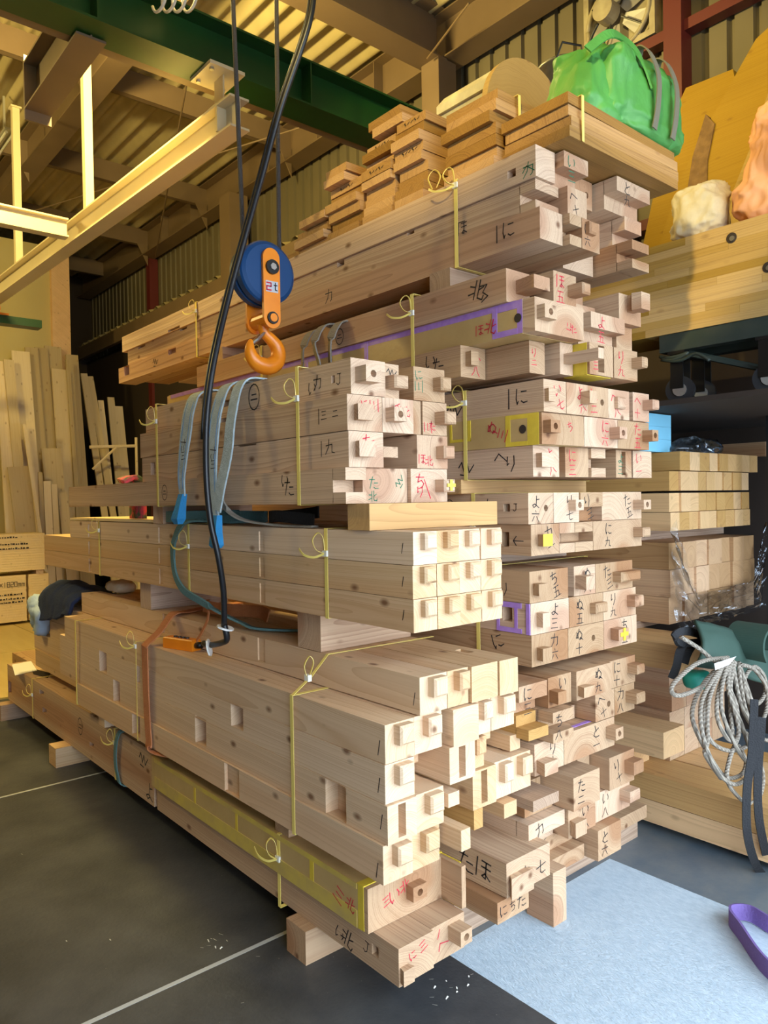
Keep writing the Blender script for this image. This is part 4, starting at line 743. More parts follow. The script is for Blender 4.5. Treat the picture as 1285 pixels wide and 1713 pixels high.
# dark weathered piece among the sticks
timber('spacer_stick', 'dark weathered flat stick between pale sticks and cedar pile', M['old'], 1.80, 1.93, .44, .475, 1.44, 2.6, 'plain', cat='stick')
# ------------------------------------------------------------------ yellow tying bands
def band(label, x0, x1, y, z0, z1, knot=None, w=.016, side=True, group=None, loop=True):
    t = .0015; e = .0012; x0 -= e; x1 += e; z0 -= e; z1 += e
    o = MB().box(x0-t, x0, y-w/2, y+w/2, z0-t, z1+t).box(x1, x1+t, y-w/2, y+w/2, z0-t, z1+t).box(x0, x1, y-w/2, y+w/2, z0-t, z0).box(x0, x1, y-w/2, y+w/2, z1, z1+t)
    b = tag(new('tying_band', o, M['band'], loc=((x0+x1)/2, y, z0)), label, 'band', group)
    if knot is not None:
        x = x0-.004; z = knot
        kid('clip', MB().box(x-.004, x+.003, y-.011, y+.011, z-.009, z+.009), M['clip'], b)
        if loop:
            kid('loop', MB().ribbon(catmull([(x-.004, y, z), (x-.02, y+.02, z+.012), (x-.022, y+.035, z+.04), (x-.012, y+.022, z+.062), (x-.006, y+.004, z+.05), (x-.003, y, z+.01)], 5), .007, (.3, 1, .2), .0015), M['band'], b)
            kid('loose_end', MB().ribbon(catmull([(x-.003, y, z), (x-.02, y+.03, z-.012), (x-.03, y+.07, z-.006), (x-.028, y+.1, z+.012)], 5), .007, (0, .2, 1), .0015), M['band'], b)
    return b
band('yellow band with bow knot round the twelve-post bundle, near its tenon ends', 1.33, 1.684, 1.842, 1.049, 1.319, 1.245)
band('yellow band with bow knot round the twelve-post bundle, beside the teal sling', 1.33, 1.684, 2.781, 1.049, 1.319, 1.232)
band('yellow band round the twelve-post bundle at its far stepped end', 1.33, 1.684, 3.79, 1.049, 1.319, 1.275)
bB = band('yellow band with bow knot round the big pale-post bundle, near its ends', 1.232, 1.4555, 1.898, .397, .8165)
kid('slanted_run', MB().ribbon([(1.234, 1.898, .818), (1.30, 1.893, .865), (1.362, 1.89, .9255), (1.80, 1.87, .9262)], .012, (0, 1, 0), .0015), M['band'], bB)
kid('clip', MB().box(1.283, 1.297, 1.885, 1.905, .852, .872), M['clip'], bB); kid('loop', MB().ribbon(catmull([(1.285, 1.893, .862), (1.28, 1.90, .90), (1.29, 1.885, .93), (1.30, 1.88, .91), (1.292, 1.89, .87)], 5), .007, (.2, 1, 0), .0015), M['band'], bB)
band('yellow band round the far end of the big pale-post bundle', 1.232, 1.4555, 3.88, .397, .817)
band('thin yellow tie with loose ends next to the orange strap', 1.232, 1.4555, 3.10, .397, .817, .80, .006)
band('yellow band with bow knot round the paper-wrapped floor beam', 1.262, 1.56, 2.035, .107, .339, .262)
band('yellow band with bow knot on the far weathered floor beam', 1.28, 1.62, 4.86, .107, .345, .25)
band('yellow band on the floor beam beside the teal strap', 1.28, 1.62, 3.50, .107, .345, .28)
band('yellow band with bow knot round the slung cedar bundle, near its ends', 1.284, 1.70, 1.915, 1.395, 1.815, 1.72)
band('yellow band with bow knot round the slung cedar bundle, far end', 1.284, 1.70, 2.96, 1.395, 1.815, 1.745)
band('yellow band round the top beam bundle under the sawn boards', 1.85, 2.47, 1.775, 2.195, 2.488, 2.47)
band('yellow band with bow knot round the far end of the top beam bundle', 1.85, 2.47, 3.72, 2.195, 2.488, 2.44)
band('yellow band with bow knot round the purple-taped bundle', 1.76, 2.41, 1.905, 1.80, 2.114, 2.05)
band('yellow band with bow knot round the purple-taped bundle behind the hook', 1.785, 2.41, 2.95, 1.80, 2.114, 2.06)
band('yellow band with bow knot round the yellow-taped bundle', 1.89, 2.61, 1.785, 1.471, 1.776, 1.735)
band('yellow band round the two-row bundle', 1.92, 2.605, 1.78, 1.213, 1.421, 1.30, loop=False)
band('yellow band round the bundle with purple-edged mortise', 1.921, 2.56, 1.765, .849, 1.164)
# ------------------------------------------------------------------ slings, cables, pendant
up, yd, xd = Vector((0, 0, 1)), Vector((0, 1, 0)), Vector((1, 0, 0))
def sling(label, path, w, wd, m='sling', tip=None, name='webbing_sling', stitch=True, th=.006, text=None):
    pts = catmull(path, 6); o = tag(new(name, MB().ribbon(pts, w, wd, th), M[m], loc=pts[0]), label, 'strap')
    return o, pts
sx = 1.27
o, p_ = sling('pale grey lifting sling with blue eye draped over cedar bundle, far side', [(1.62, 2.56, 1.822), (1.42, 2.58, 1.828), (1.30, 2.60, 1.822), (1.265, 2.615, 1.76), (1.258, 2.64, 1.66), (1.255, 2.66, 1.58), (1.256, 2.68, 1.50), (1.258, 2.675, 1.43)], [.085]*24+[.085-.0025*k for k in range(19)], [yd]*43)
kid('eye', MB().loft([[Vector((1.258, 2.675, 1.44))+Vector((dx*.5, dy, 0)) for dx, dy in ((-.02, -.018), (.02, -.018), (.02, .018), (-.02, .018))], [Vector((1.25, 2.68, 1.39))+Vector((dx, dy, 0)) for dx, dy in ((-.014, -.02), (.014, -.02), (.014, .02), (-.014, .02))], [Vector((1.245, 2.69, 1.345))+Vector((dx, dy, 0)) for dx, dy in ((-.018, -.028), (.018, -.028), (.018, .028), (-.018, .028))], [Vector((1.245, 2.69, 1.325))+Vector((dx, dy, 0)) for dx, dy in ((-.01, -.018), (.01, -.018), (.01, .018), (-.01, .018))]]), M['blue'], o)
for s_ in (-.026, .026): kid('stitching', MB().ribbon([q+Vector((-.0036, s_*(1-.5*max(0, k-10)/14), 0)) for k, q in enumerate(p_[16:40])], .002, yd, .0012), M['stitch'], o)
kid('marking', marks_mesh('side', 1.2515, [('ta', 2.645, 1.625, .05, -1.4), ('three', 2.65, 1.585, .035, 0)]), M['ink'], o)
o, p_ = sling('pale grey lifting sling with blue eye draped over cedar bundle, beside cable', [(1.62, 2.34, 1.822), (1.42, 2.36, 1.83), (1.30, 2.37, 1.824), (1.262, 2.39, 1.74), (1.252, 2.41, 1.62), (1.252, 2.42, 1.50), (1.252, 2.41, 1.40), (1.25, 2.39, 1.34)], [.075]*24+[.075-.002*k for k in range(19)], [yd]*43)
kid('return_leg', MB().ribbon(catmull([(1.60, 2.27, 1.822), (1.40, 2.28, 1.834), (1.30, 2.285, 1.82), (1.262, 2.29, 1.70), (1.256, 2.31, 1.58), (1.25, 2.35, 1.47), (1.248, 2.385, 1.38)], 6), .06, yd, .006), M['sling'], o)
for s_ in (-.026, .026): kid('stitching', MB().ribbon([q+Vector((-.0036, s_*(1-.5*max(0, k-10)/14), 0)) for k, q in enumerate(p_[16:40])], .002, yd, .0012), M['stitch'], o)
kid('marking', marks_mesh('side', 1.2475, [('ta', 2.40, 1.58, .05, -1.4), ('three', 2.405, 1.54, .035, 0)]), M['ink'], o)
kid('eye', MB().loft([[Vector((1.25, 2.385, 1.36))+Vector((dx*.5, dy, 0)) for dx, dy in ((-.02, -.018), (.02, -.018), (.02, .018), (-.02, .018))], [Vector((1.245, 2.383, 1.30))+Vector((dx, dy, 0)) for dx, dy in ((-.014, -.018), (.014, -.018), (.014, .018), (-.014, .018))], [Vector((1.242, 2.38, 1.255))+Vector((dx, dy, 0)) for dx, dy in ((-.016, -.026), (.016, -.026), (.016, .026), (-.016, .026))], [Vector((1.242, 2.38, 1.245))+Vector((dx, dy, 0)) for dx, dy in ((-.01, -.018), (.01, -.018), (.01, .018), (-.01, .018))]]), M['blue'], o)
o, p_ = sling('teal webbing sling lying in the gap above the twelve-post bundle', [(1.60, 2.62, 1.345), (1.45, 2.70, 1.35), (1.345, 2.82, 1.35), (1.318, 2.92, 1.35), (1.345, 2.985, 1.35), (1.50, 2.93, 1.35), (1.6, 2.85, 1.35)], .045, up, 'teal')
o, p_ = sling('teal webbing strap looping down the side of the twelve-post bundle', [(1.55, 2.56, 1.3265), (1.40, 2.62, 1.3275), (1.319, 2.775, 1.3295), (1.309, 2.865, 1.26), (1.312, 2.893, 1.19), (1.312, 2.872, 1.11), (1.313, 2.80, 1.055), (1.33, 2.70, 1.022), (1.36, 2.60, .985), (1.40, 2.50, .95), (1.43, 2.40, .933), (1.60, 2.20, .930)], .03, [yd]*20+[Vector((0, .8, -.4))]*26+[Vector((.76, .65, -.1))]*21, 'teal', th=.008)
o, p_ = sling('black webbing strap bundled in the gap under the slung cedar bundle', [(1.41, 2.02, 1.342), (1.385, 2.2, 1.355), (1.42, 2.3, 1.35), (1.50, 2.2, 1.36), (1.45, 2.05, 1.368)], .04, up, 'blacksling')
o, p_ = sling('grey webbing strap trailing over the twelve-post bundle top', [(1.268, 2.395, 1.45), (1.268, 2.365, 1.392), (1.292, 2.28, 1.345), (1.342, 2.12, 1.3255), (1.350, 1.93, 1.3245)], .026, [yd]*8+[Vector((1, .4, 0))]*17, 'greysling')
# grey slings hanging behind the hook
for i, (y_, x_, lab) in enumerate(((2.55, 1.80, 'dull grey sling hanging behind the hook, over the lower cedar bundle'), (2.44, 1.78, 'dull grey sling with twisted leg behind the hook tip'), (2.36, 1.80, 'dull grey looped sling between hook and yellow knot'))):
    sling(lab, [(x_+.03, y_-.05, 2.1), (x_-.03, y_-.02, 2.10), (x_-.06, y_, 2.03), (x_-.05, y_+.02*(-1)**i, 1.92), (x_-.07, y_+.03, 1.83), (x_-.16, y_+.05, 1.823)], .05, [yd]*12+[Vector((.5, 1, 0))]*19, 'greysling')
# orange ratchet strap round the pale bundle
sling('orange webbing strap wrapped round the big pale-post bundle', [(1.75, 3.13, .9285), (1.58, 3.11, .9285), (1.44, 3.05, .9288), (1.350, 2.995, .933), (1.285, 2.985, .868), (1.230, 2.99, .822), (1.226, 2.992, .80), (1.226, 2.992, .70), (1.226, 2.985, .55), (1.226, 2.97, .43), (1.23, 2.955, .39), (1.30, 2.80, .388), (1.4, 2.7, .388)], .055, [yd]*73, 'orange_web', th=.005)
sling('orange webbing tail crumpled in the gap under the twelve-post bundle', [(1.52, 3.0, .955), (1.47, 2.93, .962), (1.50, 2.80, .957), (1.57, 2.66, .955), (1.54, 2.53, .955)], .05, Vector((.3, .1, 1)), 'orange_web')
sling('teal strap looped round the long floor beam', [(1.40, 3.40, .351), (1.30, 3.42, .352), (1.272, 3.44, .33), (1.268, 3.47, .24), (1.27, 3.46, .15), (1.28, 3.42, .103), (1.35, 3.36, .10)], .028, [yd]*37, 'teal', th=.006)
# hoist pendant cable: rope-suspended cable pair with controller
cab = [onX(x_, u, v) for x_, u, v in ((1.56, 527, -40), (1.53, 517, 40), (1.47, 470, 180), (1.42, 440, 290), (1.36, 412, 390), (1.29, 382, 500), (1.215, 357, 610), (1.18, 346, 700), (1.175, 345, 790), (1.18, 352, 870), (1.20, 365, 930), (1.23, 374, 990), (1.25, 375, 1045))]
_e = cab[0]-cab[1]; _e = _e*((5.2-cab[0].z)/_e.z); cab = [cab[0]+_e*t for t in (1, .82, .66, .5, .36, .22, .1)]+cab
cp = catmull(cab, 5)
pc = tag(new('pendant_cable', MB().tube(cp, .0105, 10), M['rubber'], loc=cp[0], smooth=True), 'thick black hoist control cable swinging down in front of the bundles', 'cable')
kid('support_cord', MB().tube([q+Vector((-.006, .015, .004)) for q in cp[:73]], .006, 6), M['rubber'], pc, True)
e = cp[-1]; bot = onX(1.275, 352, 1078); bot.z = .84
kid('cable_tail', MB().tube(catmull([e, e+Vector((.01, .0, -.05)), onX(1.265, 372, 1075), onX(1.275, 352, 1079), onX(1.28, 341, 1076)], 5), .011, 10), M['rubber'], pc, True)
def tie(c, n_, r0, r1):
    c = Vector(c); n_ = Vector(n_).normalized(); a = n_.orthogonal().normalized(); b = n_.cross(a); k = 10
    rg = lambda o_, q: [c+n_*o_+(a*math.cos(2*math.pi*i/k)*1.25+b*math.sin(2*math.pi*i/k))*q for i in range(k)]
    return MB().loft([rg(-.003, r0), rg(-.003, r1), rg(.003, r1), rg(.003, r0), rg(-.003, r0)], cap=False)
for (u, v, nn, s_) in ((377, 1050, (.25, -.2, 1), .030), (350, 1083, (.75, -.62, .25), .028)):
    kid('plastic_guard', tie(onX(1.262, u, v), nn, .009, s_), M['white'], pc)
ct = thing('pendant_controller', 'small orange push-button hoist controller lying on the pale posts', 'controller', (1.275, 2.42, .819))
a = Vector((1.331, 2.735, .835)); b = Vector((1.287, 2.905, .835)); dd = (b-a).normalized(); pp = Vector((-dd.y, dd.x, 0)); L_ = (b-a).length
def obox(c0, ln, wd_, z0, z1, k=.004):
    vs = []
    for (z, i) in ((z0, 0), (z1-k, 0), (z1, k)):
        vs.append([c0+dd*s_*(ln/2-i)+pp*t*(wd_/2-i)+Vector((0, 0, z-c0.z)) for s_, t in ((-1, -1), (1, -1), (1, 1), (-1, 1))])
    return MB().loft(vs)
mid = (a+b)/2; kid('body', obox(mid, L_, .046, .8175, .862), M['orange'], ct)
for k in range(4): q = mid+dd*(-.035+k*.024); q.z = .862; kid('button', MB().disc(q, up, .008, .01, 10), M['greybtn'], ct)
kid('neck', MB().tube([a-dd*-.004+Vector((0, 0, .004)), a-dd*.03+Vector((0, 0, .008))], .013, 10), M['darkmetal'], ct, True)
kid('lanyard', MB().ribbon(catmull([a+Vector((0, 0, .02)), a+Vector((.01, -.03, .06)), a+Vector((.02, -.06, .11)), a+Vector((.02, -.07, .15))], 5), .014, yd, .003), M['orange_web'], ct)
# ------------------------------------------------------------------ sawn boards on top
TOP = 2.4925
def board(label, x0, y0, y1, z0, th, ln, group, m='board', mk=None):
    o = new('sawn_board', MB().box(-(y1-y0)/2, (y1-y0)/2, 0, ln, 0, th-.0015), M[m], color=(R.random(), R.random(), R.random(), 1)); o.location = (x0, (y0+y1)/2, z0); o.rotation_euler.z = -math.pi/2+R.uniform(-.012, .012)
    tag(o, label, 'board', group)
    if mk:
        mm = marks_mesh('side', x0-.0012, [('one' if k % 3 else 'L3', (y0+y1)/2+.03-k*.018, z0+th*.5, .014, .5) for k in range(5)])
        mm.v = [tuple(o.matrix_basis.inverted() @ Vector(p)) for p in mm.v]; c = bpy.data.objects.new('marking', mm.mesh('marking', M['ink'])); C.objects.link(c); c.parent = o
    return o
NTH = ['lowest', 'second', 'third', 'fourth', 'fifth', 'sixth', 'seventh', 'eighth', 'ninth', 'tenth', 'eleventh', 'twelfth']
cols = [(1.96, 2.115, 9, 'short-board column beside the wide boards', 1.88, .036), (2.14, 2.315, 9, 'middle column of short boards', 1.885, .034), (2.335, 2.545, 6, 'lower column of short boards', 1.885, .036), (2.565, 2.79, 3, 'low column of short boards', 1.88, .034), (2.80, 2.95, 1, 'end of the short boards', 1.89, .036)]
for (ya, yb_, nn, nm, x0, th) in cols:
    z = TOP
    for k in range(nn):
        t = th+R.uniform(-.003, .004); j = R.uniform(-.022, .018); j2 = R.uniform(-.008, .008)
        board('yellowish sawn board, %s from the bottom in the %s' % (NTH[k], nm), x0+j, ya+j2, yb_+j2, z, t, .31+R.uniform(-.02, .02), 'short sawn boards on top of the rear pile', mk=(k in (5, 8))); z += t
z = TOP
for k in range(1): pass
board('yellowish sawn board crowning the short boards beside the hoist ropes', 1.885, 2.09, 2.28, 2.853, .036, .3, 'short sawn boards on top of the rear pile')
board('dark-ended sawn board just under the crowning board of the short boards', 1.88, 2.075, 2.25, 2.818, .035, .3, 'short sawn boards on top of the rear pile')
board('sawn board jutting from the lower column of short boards', 1.86, 2.41, 2.55, 2.712, .033, .3, 'short sawn boards on top of the rear pile'); board('sawn board overhanging the lower column of short boards, dirty', 1.865, 2.40, 2.54, 2.747, .033, .3, 'short sawn boards on top of the rear pile')
board('sawn board overhanging the low column of short boards', 1.86, 2.55, 2.74, 2.600, .033, .3, 'short sawn boards on top of the rear pile')
z = TOP
for k in range(7):
    t = .038; board('reddish sawn board, %s from the bottom in the banded middle stack' % NTH[k], 1.885+R.uniform(-.02, .02), 1.635+R.uniform(-.01, .01), 1.865+R.uniform(-.012, .012), z, t, .60, 'banded middle stack of sawn boards'); z += t
ZM = z
tag(new('tying_band', MB().box(1.99, 2.002, 1.6145, 1.616, TOP-.0015, ZM+.0005).box(1.99, 2.002, 1.884, 1.8855, TOP-.0015, ZM+.0005).box(1.99, 2.002, 1.6145, 1.8855, ZM-.001, ZM+.0005).box(1.99, 2.002, 1.6145, 1.8855, TOP-.003, TOP-.0015), M['band'], loc=(1.996, 1.615, TOP)), 'thin yellow band round the middle stack of sawn boards', 'band')
z = TOP
for k in range(4):
    t = .034; board('wide reddish board, %s from the bottom in the stack under the green bag' % NTH[k], 1.905+R.uniform(-.014, .012), 1.352+R.uniform(-.006, .006), 1.608+R.uniform(-.004, .004), z, t, .64, 'wide sawn boards under the green bag'); z += t
ZG = z
bnd = tag(new('tying_band', MB().box(1.955, 1.967, 1.342, 1.3435, TOP-.002, ZG+.002).box(1.955, 1.967, 1.342, 1.63, ZG+.001, ZG+.0025), M['band'], loc=(1.96, 1.343, TOP)), 'thin yellow band on the wide boards under the green bag', 'band')
tag(new('yellow_tie_scrap', MB().ribbon(catmull([(1.86, 1.90, 2.50), (1.85, 1.91, 2.54), (1.86, 1.89, 2.565), (1.87, 1.87, 2.54), (1.86, 1.88, 2.50)], 6), .007, (.3, 1, 0), .0015), M['band'], loc=(1.86, 1.9, 2.49)), 'curled scrap of yellow tie between two board stacks', 'tie')
for k in range(3):
    board('thick sawn board, %s from the bottom under the round wooden disc' % NTH[k], 2.26, 1.885, 2.3, TOP+k*.06, .06, .60, 'thick boards under the round disc')
ZS = TOP+.18
# spool, box, bucket
c0 = onY(1.905, 880, 150); n_ = Vector((-.06, -.998, 0)).normalized(); rad = .235; c0.z = ZS+rad
s_ = tag(new('wooden_disc', MB().disc(c0, n_, rad, .03, 48), M['lidwood'], loc=(c0.x, c0.y, ZS), color=(.5, .2, .8, 1)), 'round wooden disc standing on edge behind the banded boards', 'disc')
bx = thing('storage_box', 'dirty cream plastic box with lid beside the round wooden disc', 'box', (2.4, 2.1, ZS))
def rect(x0, x1, y0, y1, z): return [(x0, y0, z), (x1, y0, z), (x1, y1, z), (x0, y1, z)]
kid('body', MB().loft([rect(2.285, 2.51, 1.965, 2.255, ZS), rect(2.275, 2.52, 1.955, 2.265, 3.045)]), M['box'], bx)
ld = kid('lid', MB().loft([rect(2.262, 2.533, 1.942, 2.278, 3.04), rect(2.262, 2.533, 1.942, 2.278, 3.075), rect(2.28, 2.515, 1.97, 2.25, 3.105), rect(2.33, 2.465, 2.03, 2.19, 3.125)]), M['box'], bx)
bk = onY(2.02, 938, 112); bu = thing('metal_bucket', 'dirty galvanised bucket with wire handle behind the green bag', 'bucket', (bk.x, 2.0, ZS))
rg = lambda z, r: [(bk.x+r*math.cos(2*math.pi*i/24), 2.0+r*math.sin(2*math.pi*i/24), z) for i in range(24)]
zt = bk.z-.02
kid('pail', MB().loft([rg(ZS, .085), rg(zt, .115), rg(zt, .122), rg(zt-.012, .122), rg(zt-.012, .112), rg(ZS+.01, .082)]), M['zinc'], bu, True)
kid('handle', MB().tube([(bk.x-.115, 1.97, zt-.03), (bk.x-.11, 1.93, zt+.045), (bk.x-.02, 1.90, zt+.05), (bk.x+.0, 1.9, zt-.02)], .005, 6), M['darkmetal'], bu)
# cloth-like solids: displaced superellipsoids
def blob(c, sx_, sy_, sz, seed, amp, e1=.5, e2=.5, nu=40, nv=24, top=1.0, freq=9, flat=True, lean=(0, 0)):
    from mathutils import noise as nz
    sg = lambda v, e: math.copysign(abs(v)**e, v); rings = []
    for j in range(nv+1):
        ph = -math.pi/2+math.pi*j/nv; r = []
        for i in range(nu):
            th = 2*math.pi*i/nu; x = sg(math.cos(ph), e1)*sg(math.cos(th), e2); y_ = sg(math.cos(ph), e1)*sg(math.sin(th), e2); z = sg(math.sin(ph), e1)
            t = (z+1)/2; k = 1+(top-1)*t
            p = Vector((x*sx_*k+lean[0]*t, y_*sy_*k+lean[1]*t, z*sz)); q = p*freq+Vector((seed, seed*1.7, 0)); d = nz.noise(q)*amp+(.5-abs(nz.noise(q*1.9+Vector((4, 7, 1)))))*amp*.9-abs(nz.noise(q*4.1))*amp*.5
            p += Vector((x, y_, z*.5)).normalized()*d if (abs(x)+abs(y_)+abs(z)) > 1e-6 else Vector()
            if flat: p.z = max(p.z, -sz)
            r.append(Vector(c)+p)
        rings.append(r)
    return MB().loft(rings)
gb = thing('green_tote_bag', 'bright green tarpaulin tool bag with grey straps on the wide boards', 'bag', (2.35, 1.47, ZG))
cx_, cy_ = 2.33, 1.47
kid('bag_body', blob((cx_+.06, cy_, ZG+.135), .24, .125, .135, 3, .022, .38, .35, 96, 60, 1.0, 9), M['greenbag'], gb, True)
kid('open_flap', blob((cx_-.16, cy_+.0, ZG+.140), .12, .11, .14, 9, .026, .5, .5, 72, 48, .8, 9, True, (.03, .02)), M['greenbag'], gb, True)
kid('rim', MB().ribbon(catmull([(cx_-.27, cy_-.08, ZG+.20), (cx_-.2, cy_-.11, ZG+.26), (cx_-.1, cy_-.10, ZG+.29), (cx_-.03, cy_-.12, ZG+.25), (cx_+.02, cy_-.135, ZG+.15)], 6), .03, (0, .3, 1), .006), M['greenbag'], gb)
for k, xx in enumerate((cx_+.05, cx_+.17)):
    kid('strap', MB().ribbon(catmull([(xx-.02, cy_-.137, ZG+.02), (xx-.01, cy_-.146, ZG+.10), (xx-.005, cy_-.146, ZG+.2), (xx-.03, cy_-.13, ZG+.275), (xx-.02, cy_-.09, ZG+.315), (xx+.03, cy_-.05, ZG+.31), (xx+.05, cy_-.03, ZG+.26)], 6), .028, (1, 0, 0), .004), M['bagstrap'], gb)
# ------------------------------------------------------------------ glulam, sacks, slabs on the wall side
XG, ZG0, ZG1 = 3.2, 2.14, 2.555
gl = thing('glulam_beam', 'deep laminated timber beam with bolt holes under the sacks', 'beam', (XG+.15, 1.2, ZG0))
nl = 12; hh = (ZG1-ZG0)/nl
for k in range(nl):
    yb = -.4
    while yb < 2.35:
        ln = R.uniform(.5, 1.2); ye = min(yb+ln, 2.4); dx = R.uniform(0, .001)
        o = new('lamella', MB().box(0, .30, 0, ye-yb-.0006, 0, hh-.0004), M['glulam'], gl, color=(R.random(), R.random(), R.random(), 1)); o.location = (XG-gl.location.x+dx, yb-1.2, k*hh); yb = ye
for (u, v) in ((1224, 398), (1285, 447)):
    q = onX(XG, u, v); h_ = kid('bolt_hole', MB().disc((XG-.0008, q.y, q.z), (1, 0, 0), .022, .003, 24), M['darkwall'], gl); sub('bolt', MB().disc((XG-.004, q.y-.004, q.z-.004), (1, 0, 0), .011, .006, 12), M['steel'], h_)
ws = thing('white_sack', 'slumped white woven sack on the laminated beam', 'sack', (3.33, 1.68, ZG1))
kid('sack_body', blob((3.34, 1.66, ZG1+.135), .12, .135, .135, 5, .024, .6, .7, 72, 48, .75, 10), M['whitesack'], ws, True)
ps = thing('orange_sack', 'large crumpled orange-pink sack on the laminated beam', 'sack', (3.36, 1.3, ZG1))
kid('sack_body', blob((3.37, 1.27, ZG1+.25), .145, .255, .25, 8, .042, .5, .6, 120, 90, .62, 6, True, (0, -.03)), M['pinksack'], ps, True)
def slab(label, pts, x0, x1, th=.05, m='slab'):
    """live edge slab leaning on the wall: outline (y,z), leaning from x0 at its foot to x1 at its top"""
    z0 = min(p[1] for p in pts); z1 = max(p[1] for p in pts); X = lambda z: x0+(x1-x0)*(z-z0)/(z1-z0)
    n = len(pts); vs = [(X(z), y, z) for y, z in pts]+[(X(z)+th, y, z) for y, z in pts]
    o = tag(new('timber_slab', MB().add(vs, [tuple(range(n)), tuple(range(2*n-1, n-1, -1))]+[(i, n+i, n+(i+1) % n, (i+1) % n) for i in range(n)]), M[m], loc=(x0, pts[0][0], z0), color=(R.random(), .1, .9, 1)), label, 'slab')
    return o
def sp_(X, *uv): return [(onX(X, u, v).y, onX(X, u, v).z) for u, v in uv]
ft = [(1.1, 2.0), (2.3, 2.0)]
slab('tall yellow timber slab leaning behind the orange sack', sp_(4.1, (1095, 420), (1120, 290), (1165, 170), (1225, 30), (1290, -40), (1420, -60), (1420, 420)), 4.06, 4.42)
slab('yellow timber slab with bark edge leaning behind the green bag', sp_(4.3, (1085, 420), (1098, 200), (1120, 128), (1200, 95), (1212, 130), (1195, 260), (1190, 420)), 4.2, 4.5)
sb = slab('rough-barked narrow slab between the yellow slabs', sp_(4.1, (1132, 420), (1138, 250), (1152, 172), (1170, 190), (1165, 260), (1180, 420)), 4.1, 4.30, .06, 'bark')
slab('shorter yellow slab leaning in front of the tall slab', sp_(3.9, (1180, 420), (1235, 230), (1262, 105), (1290, 95), (1400, 110), (1400, 420)), 3.9, 4.12)
zs_ = 2.0
# rack shelf carrying the glulam, dark steel
rk = thing('steel_rack', 'dark steel shelf rack behind the rear pile', 'rack', (3.2, 1.7, 0))
kid('shelf', MB().box(3.05, 4.49, .3, 4.4, 1.797, 1.82), M['darkwall'], rk)
for (xx, yy) in ((3.92, 1.58), (4.44, .6), (3.62, .5), (4.44, 4.33)): kid('upright', MB().box(xx-.03, xx+.03, yy-.03, yy+.03, 0.0005, 1.797), M['darkmetal'], rk)
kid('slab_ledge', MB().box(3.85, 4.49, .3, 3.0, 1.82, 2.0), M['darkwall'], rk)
dl = thing('green_dolly', 'dark green steel dolly with casters under the laminated beam', 'cart', (3.3, 1.6, 1.82))
fr = kid('frame', MB().box(3.21, 3.27, 1.0, 1.80, 2.06, 2.139).box(3.43, 3.49, 1.0, 1.80, 2.06, 2.139).box(3.27, 3.43, 1.74, 1.80, 2.07, 2.13).box(3.27, 3.43, 1.0, 1.06, 2.07, 2.13), M['darkpaint'], dl)
kid('brace', MB().tube([(3.25, 1.72, 2.06), (3.36, 1.35, 1.93)], .015, 6), M['darkpaint'], dl)
for (xx, yy) in ((3.25, 1.72), (3.25, 1.33), (3.45, 1.72), (3.45, 1.40)):
    fk = kid('caster', MB().box(xx-.035, xx-.029, yy-.03, yy+.03, 1.89, 2.06).box(xx+.029, xx+.035, yy-.03, yy+.03, 1.89, 2.06).box(xx-.04, xx+.04, yy-.04, yy+.04, 2.045, 2.06), M['darkmetal'], dl)
    sub('wheel', MB().disc((xx, yy, 1.885), (1, .3, 0), .063, .035, 24), M['rubber'], fk); sub('wheel_hub', MB().disc((xx-.02, yy-.006, 1.885), (1, .3, 0), .03, .012, 16), M['steel'], fk)
kid('green_cord', MB().tube(catmull([(3.215, 1.80, 2.045), (3.2, 1.73, 2.03), (3.205, 1.66, 2.04), (3.2, 1.72, 2.02), (3.21, 1.79, 2.03), (3.2, 1.70, 2.01), (3.2, 1.62, 2.03), (3.2, 1.56, 1.99)], 6), .008, 6), M['darkpaint'], dl, True)
# ------------------------------------------------------------------ rack of posts behind
YR = 1.75
zr = [(1.52, 1.61), (1.425, 1.517), (1.327, 1.416), (1.24, 1.326)]; xr0 = [3.30, 3.205, 3.20, 3.20]
RN = ['top', 'second', 'third', 'lowest']
for r_ in range(4):
    x = xr0[r_]; k = 0
    while x < 4.2 and k < 9:
        w = .09+R.uniform(-.008, .012); timber('rack_post', 'honey-coloured post, %s row of the rack, %s from the blue boxes' % (RN[r_], ['first', 'second', 'third', 'fourth', 'fifth', 'sixth', 'seventh', 'eighth', 'ninth'][k]), M['rack'], x, x+w, zr[r_][0], zr[r_][1], YR+R.uniform(-.008, .008), 4.2, 'plain', group='honey-coloured rack posts', cat='post'); x += w; k += 1
zl = [1.187, 1.0625, .937, .812]
for r_ in range(3):
    x = 3.185; k = 0
    while k < 7:
        w = .125+R.uniform(-.01, .012); timber('film_wrapped_post', 'brown post behind clear film, %s row, %s from the rear pile' % (RN[r_], ['first', 'second', 'third', 'fourth', 'fifth', 'sixth', 'seventh'][k]), M['rackbrown'], x, x+w, zl[r_+1], zl[r_], YR+R.uniform(-.01, .01), 4.2, 'plain', group='brown rack posts under clear film', cat='post'); x += w; k += 1
block('thin batten between honey posts and film-wrapped posts', 3.2, 4.15, 1.95, 2.05, 1.187, 1.24); block('thin batten between honey posts and film-wrapped posts, far', 3.2, 4.15, 3.6, 3.7, 1.187, 1.24)
block('batten under the film-wrapped posts', 3.1, 4.15, 1.9, 2.0, .78, .812); block('batten under the film-wrapped posts, far', 3.1, 4.15, 3.6, 3.7, .78, .812)
timber('back_beam', 'brown beam behind the blue boxes, above the rack posts', M['cedar'], 4.22, 4.33, 1.612, 1.69, 1.75, 4.0, cat='beam')
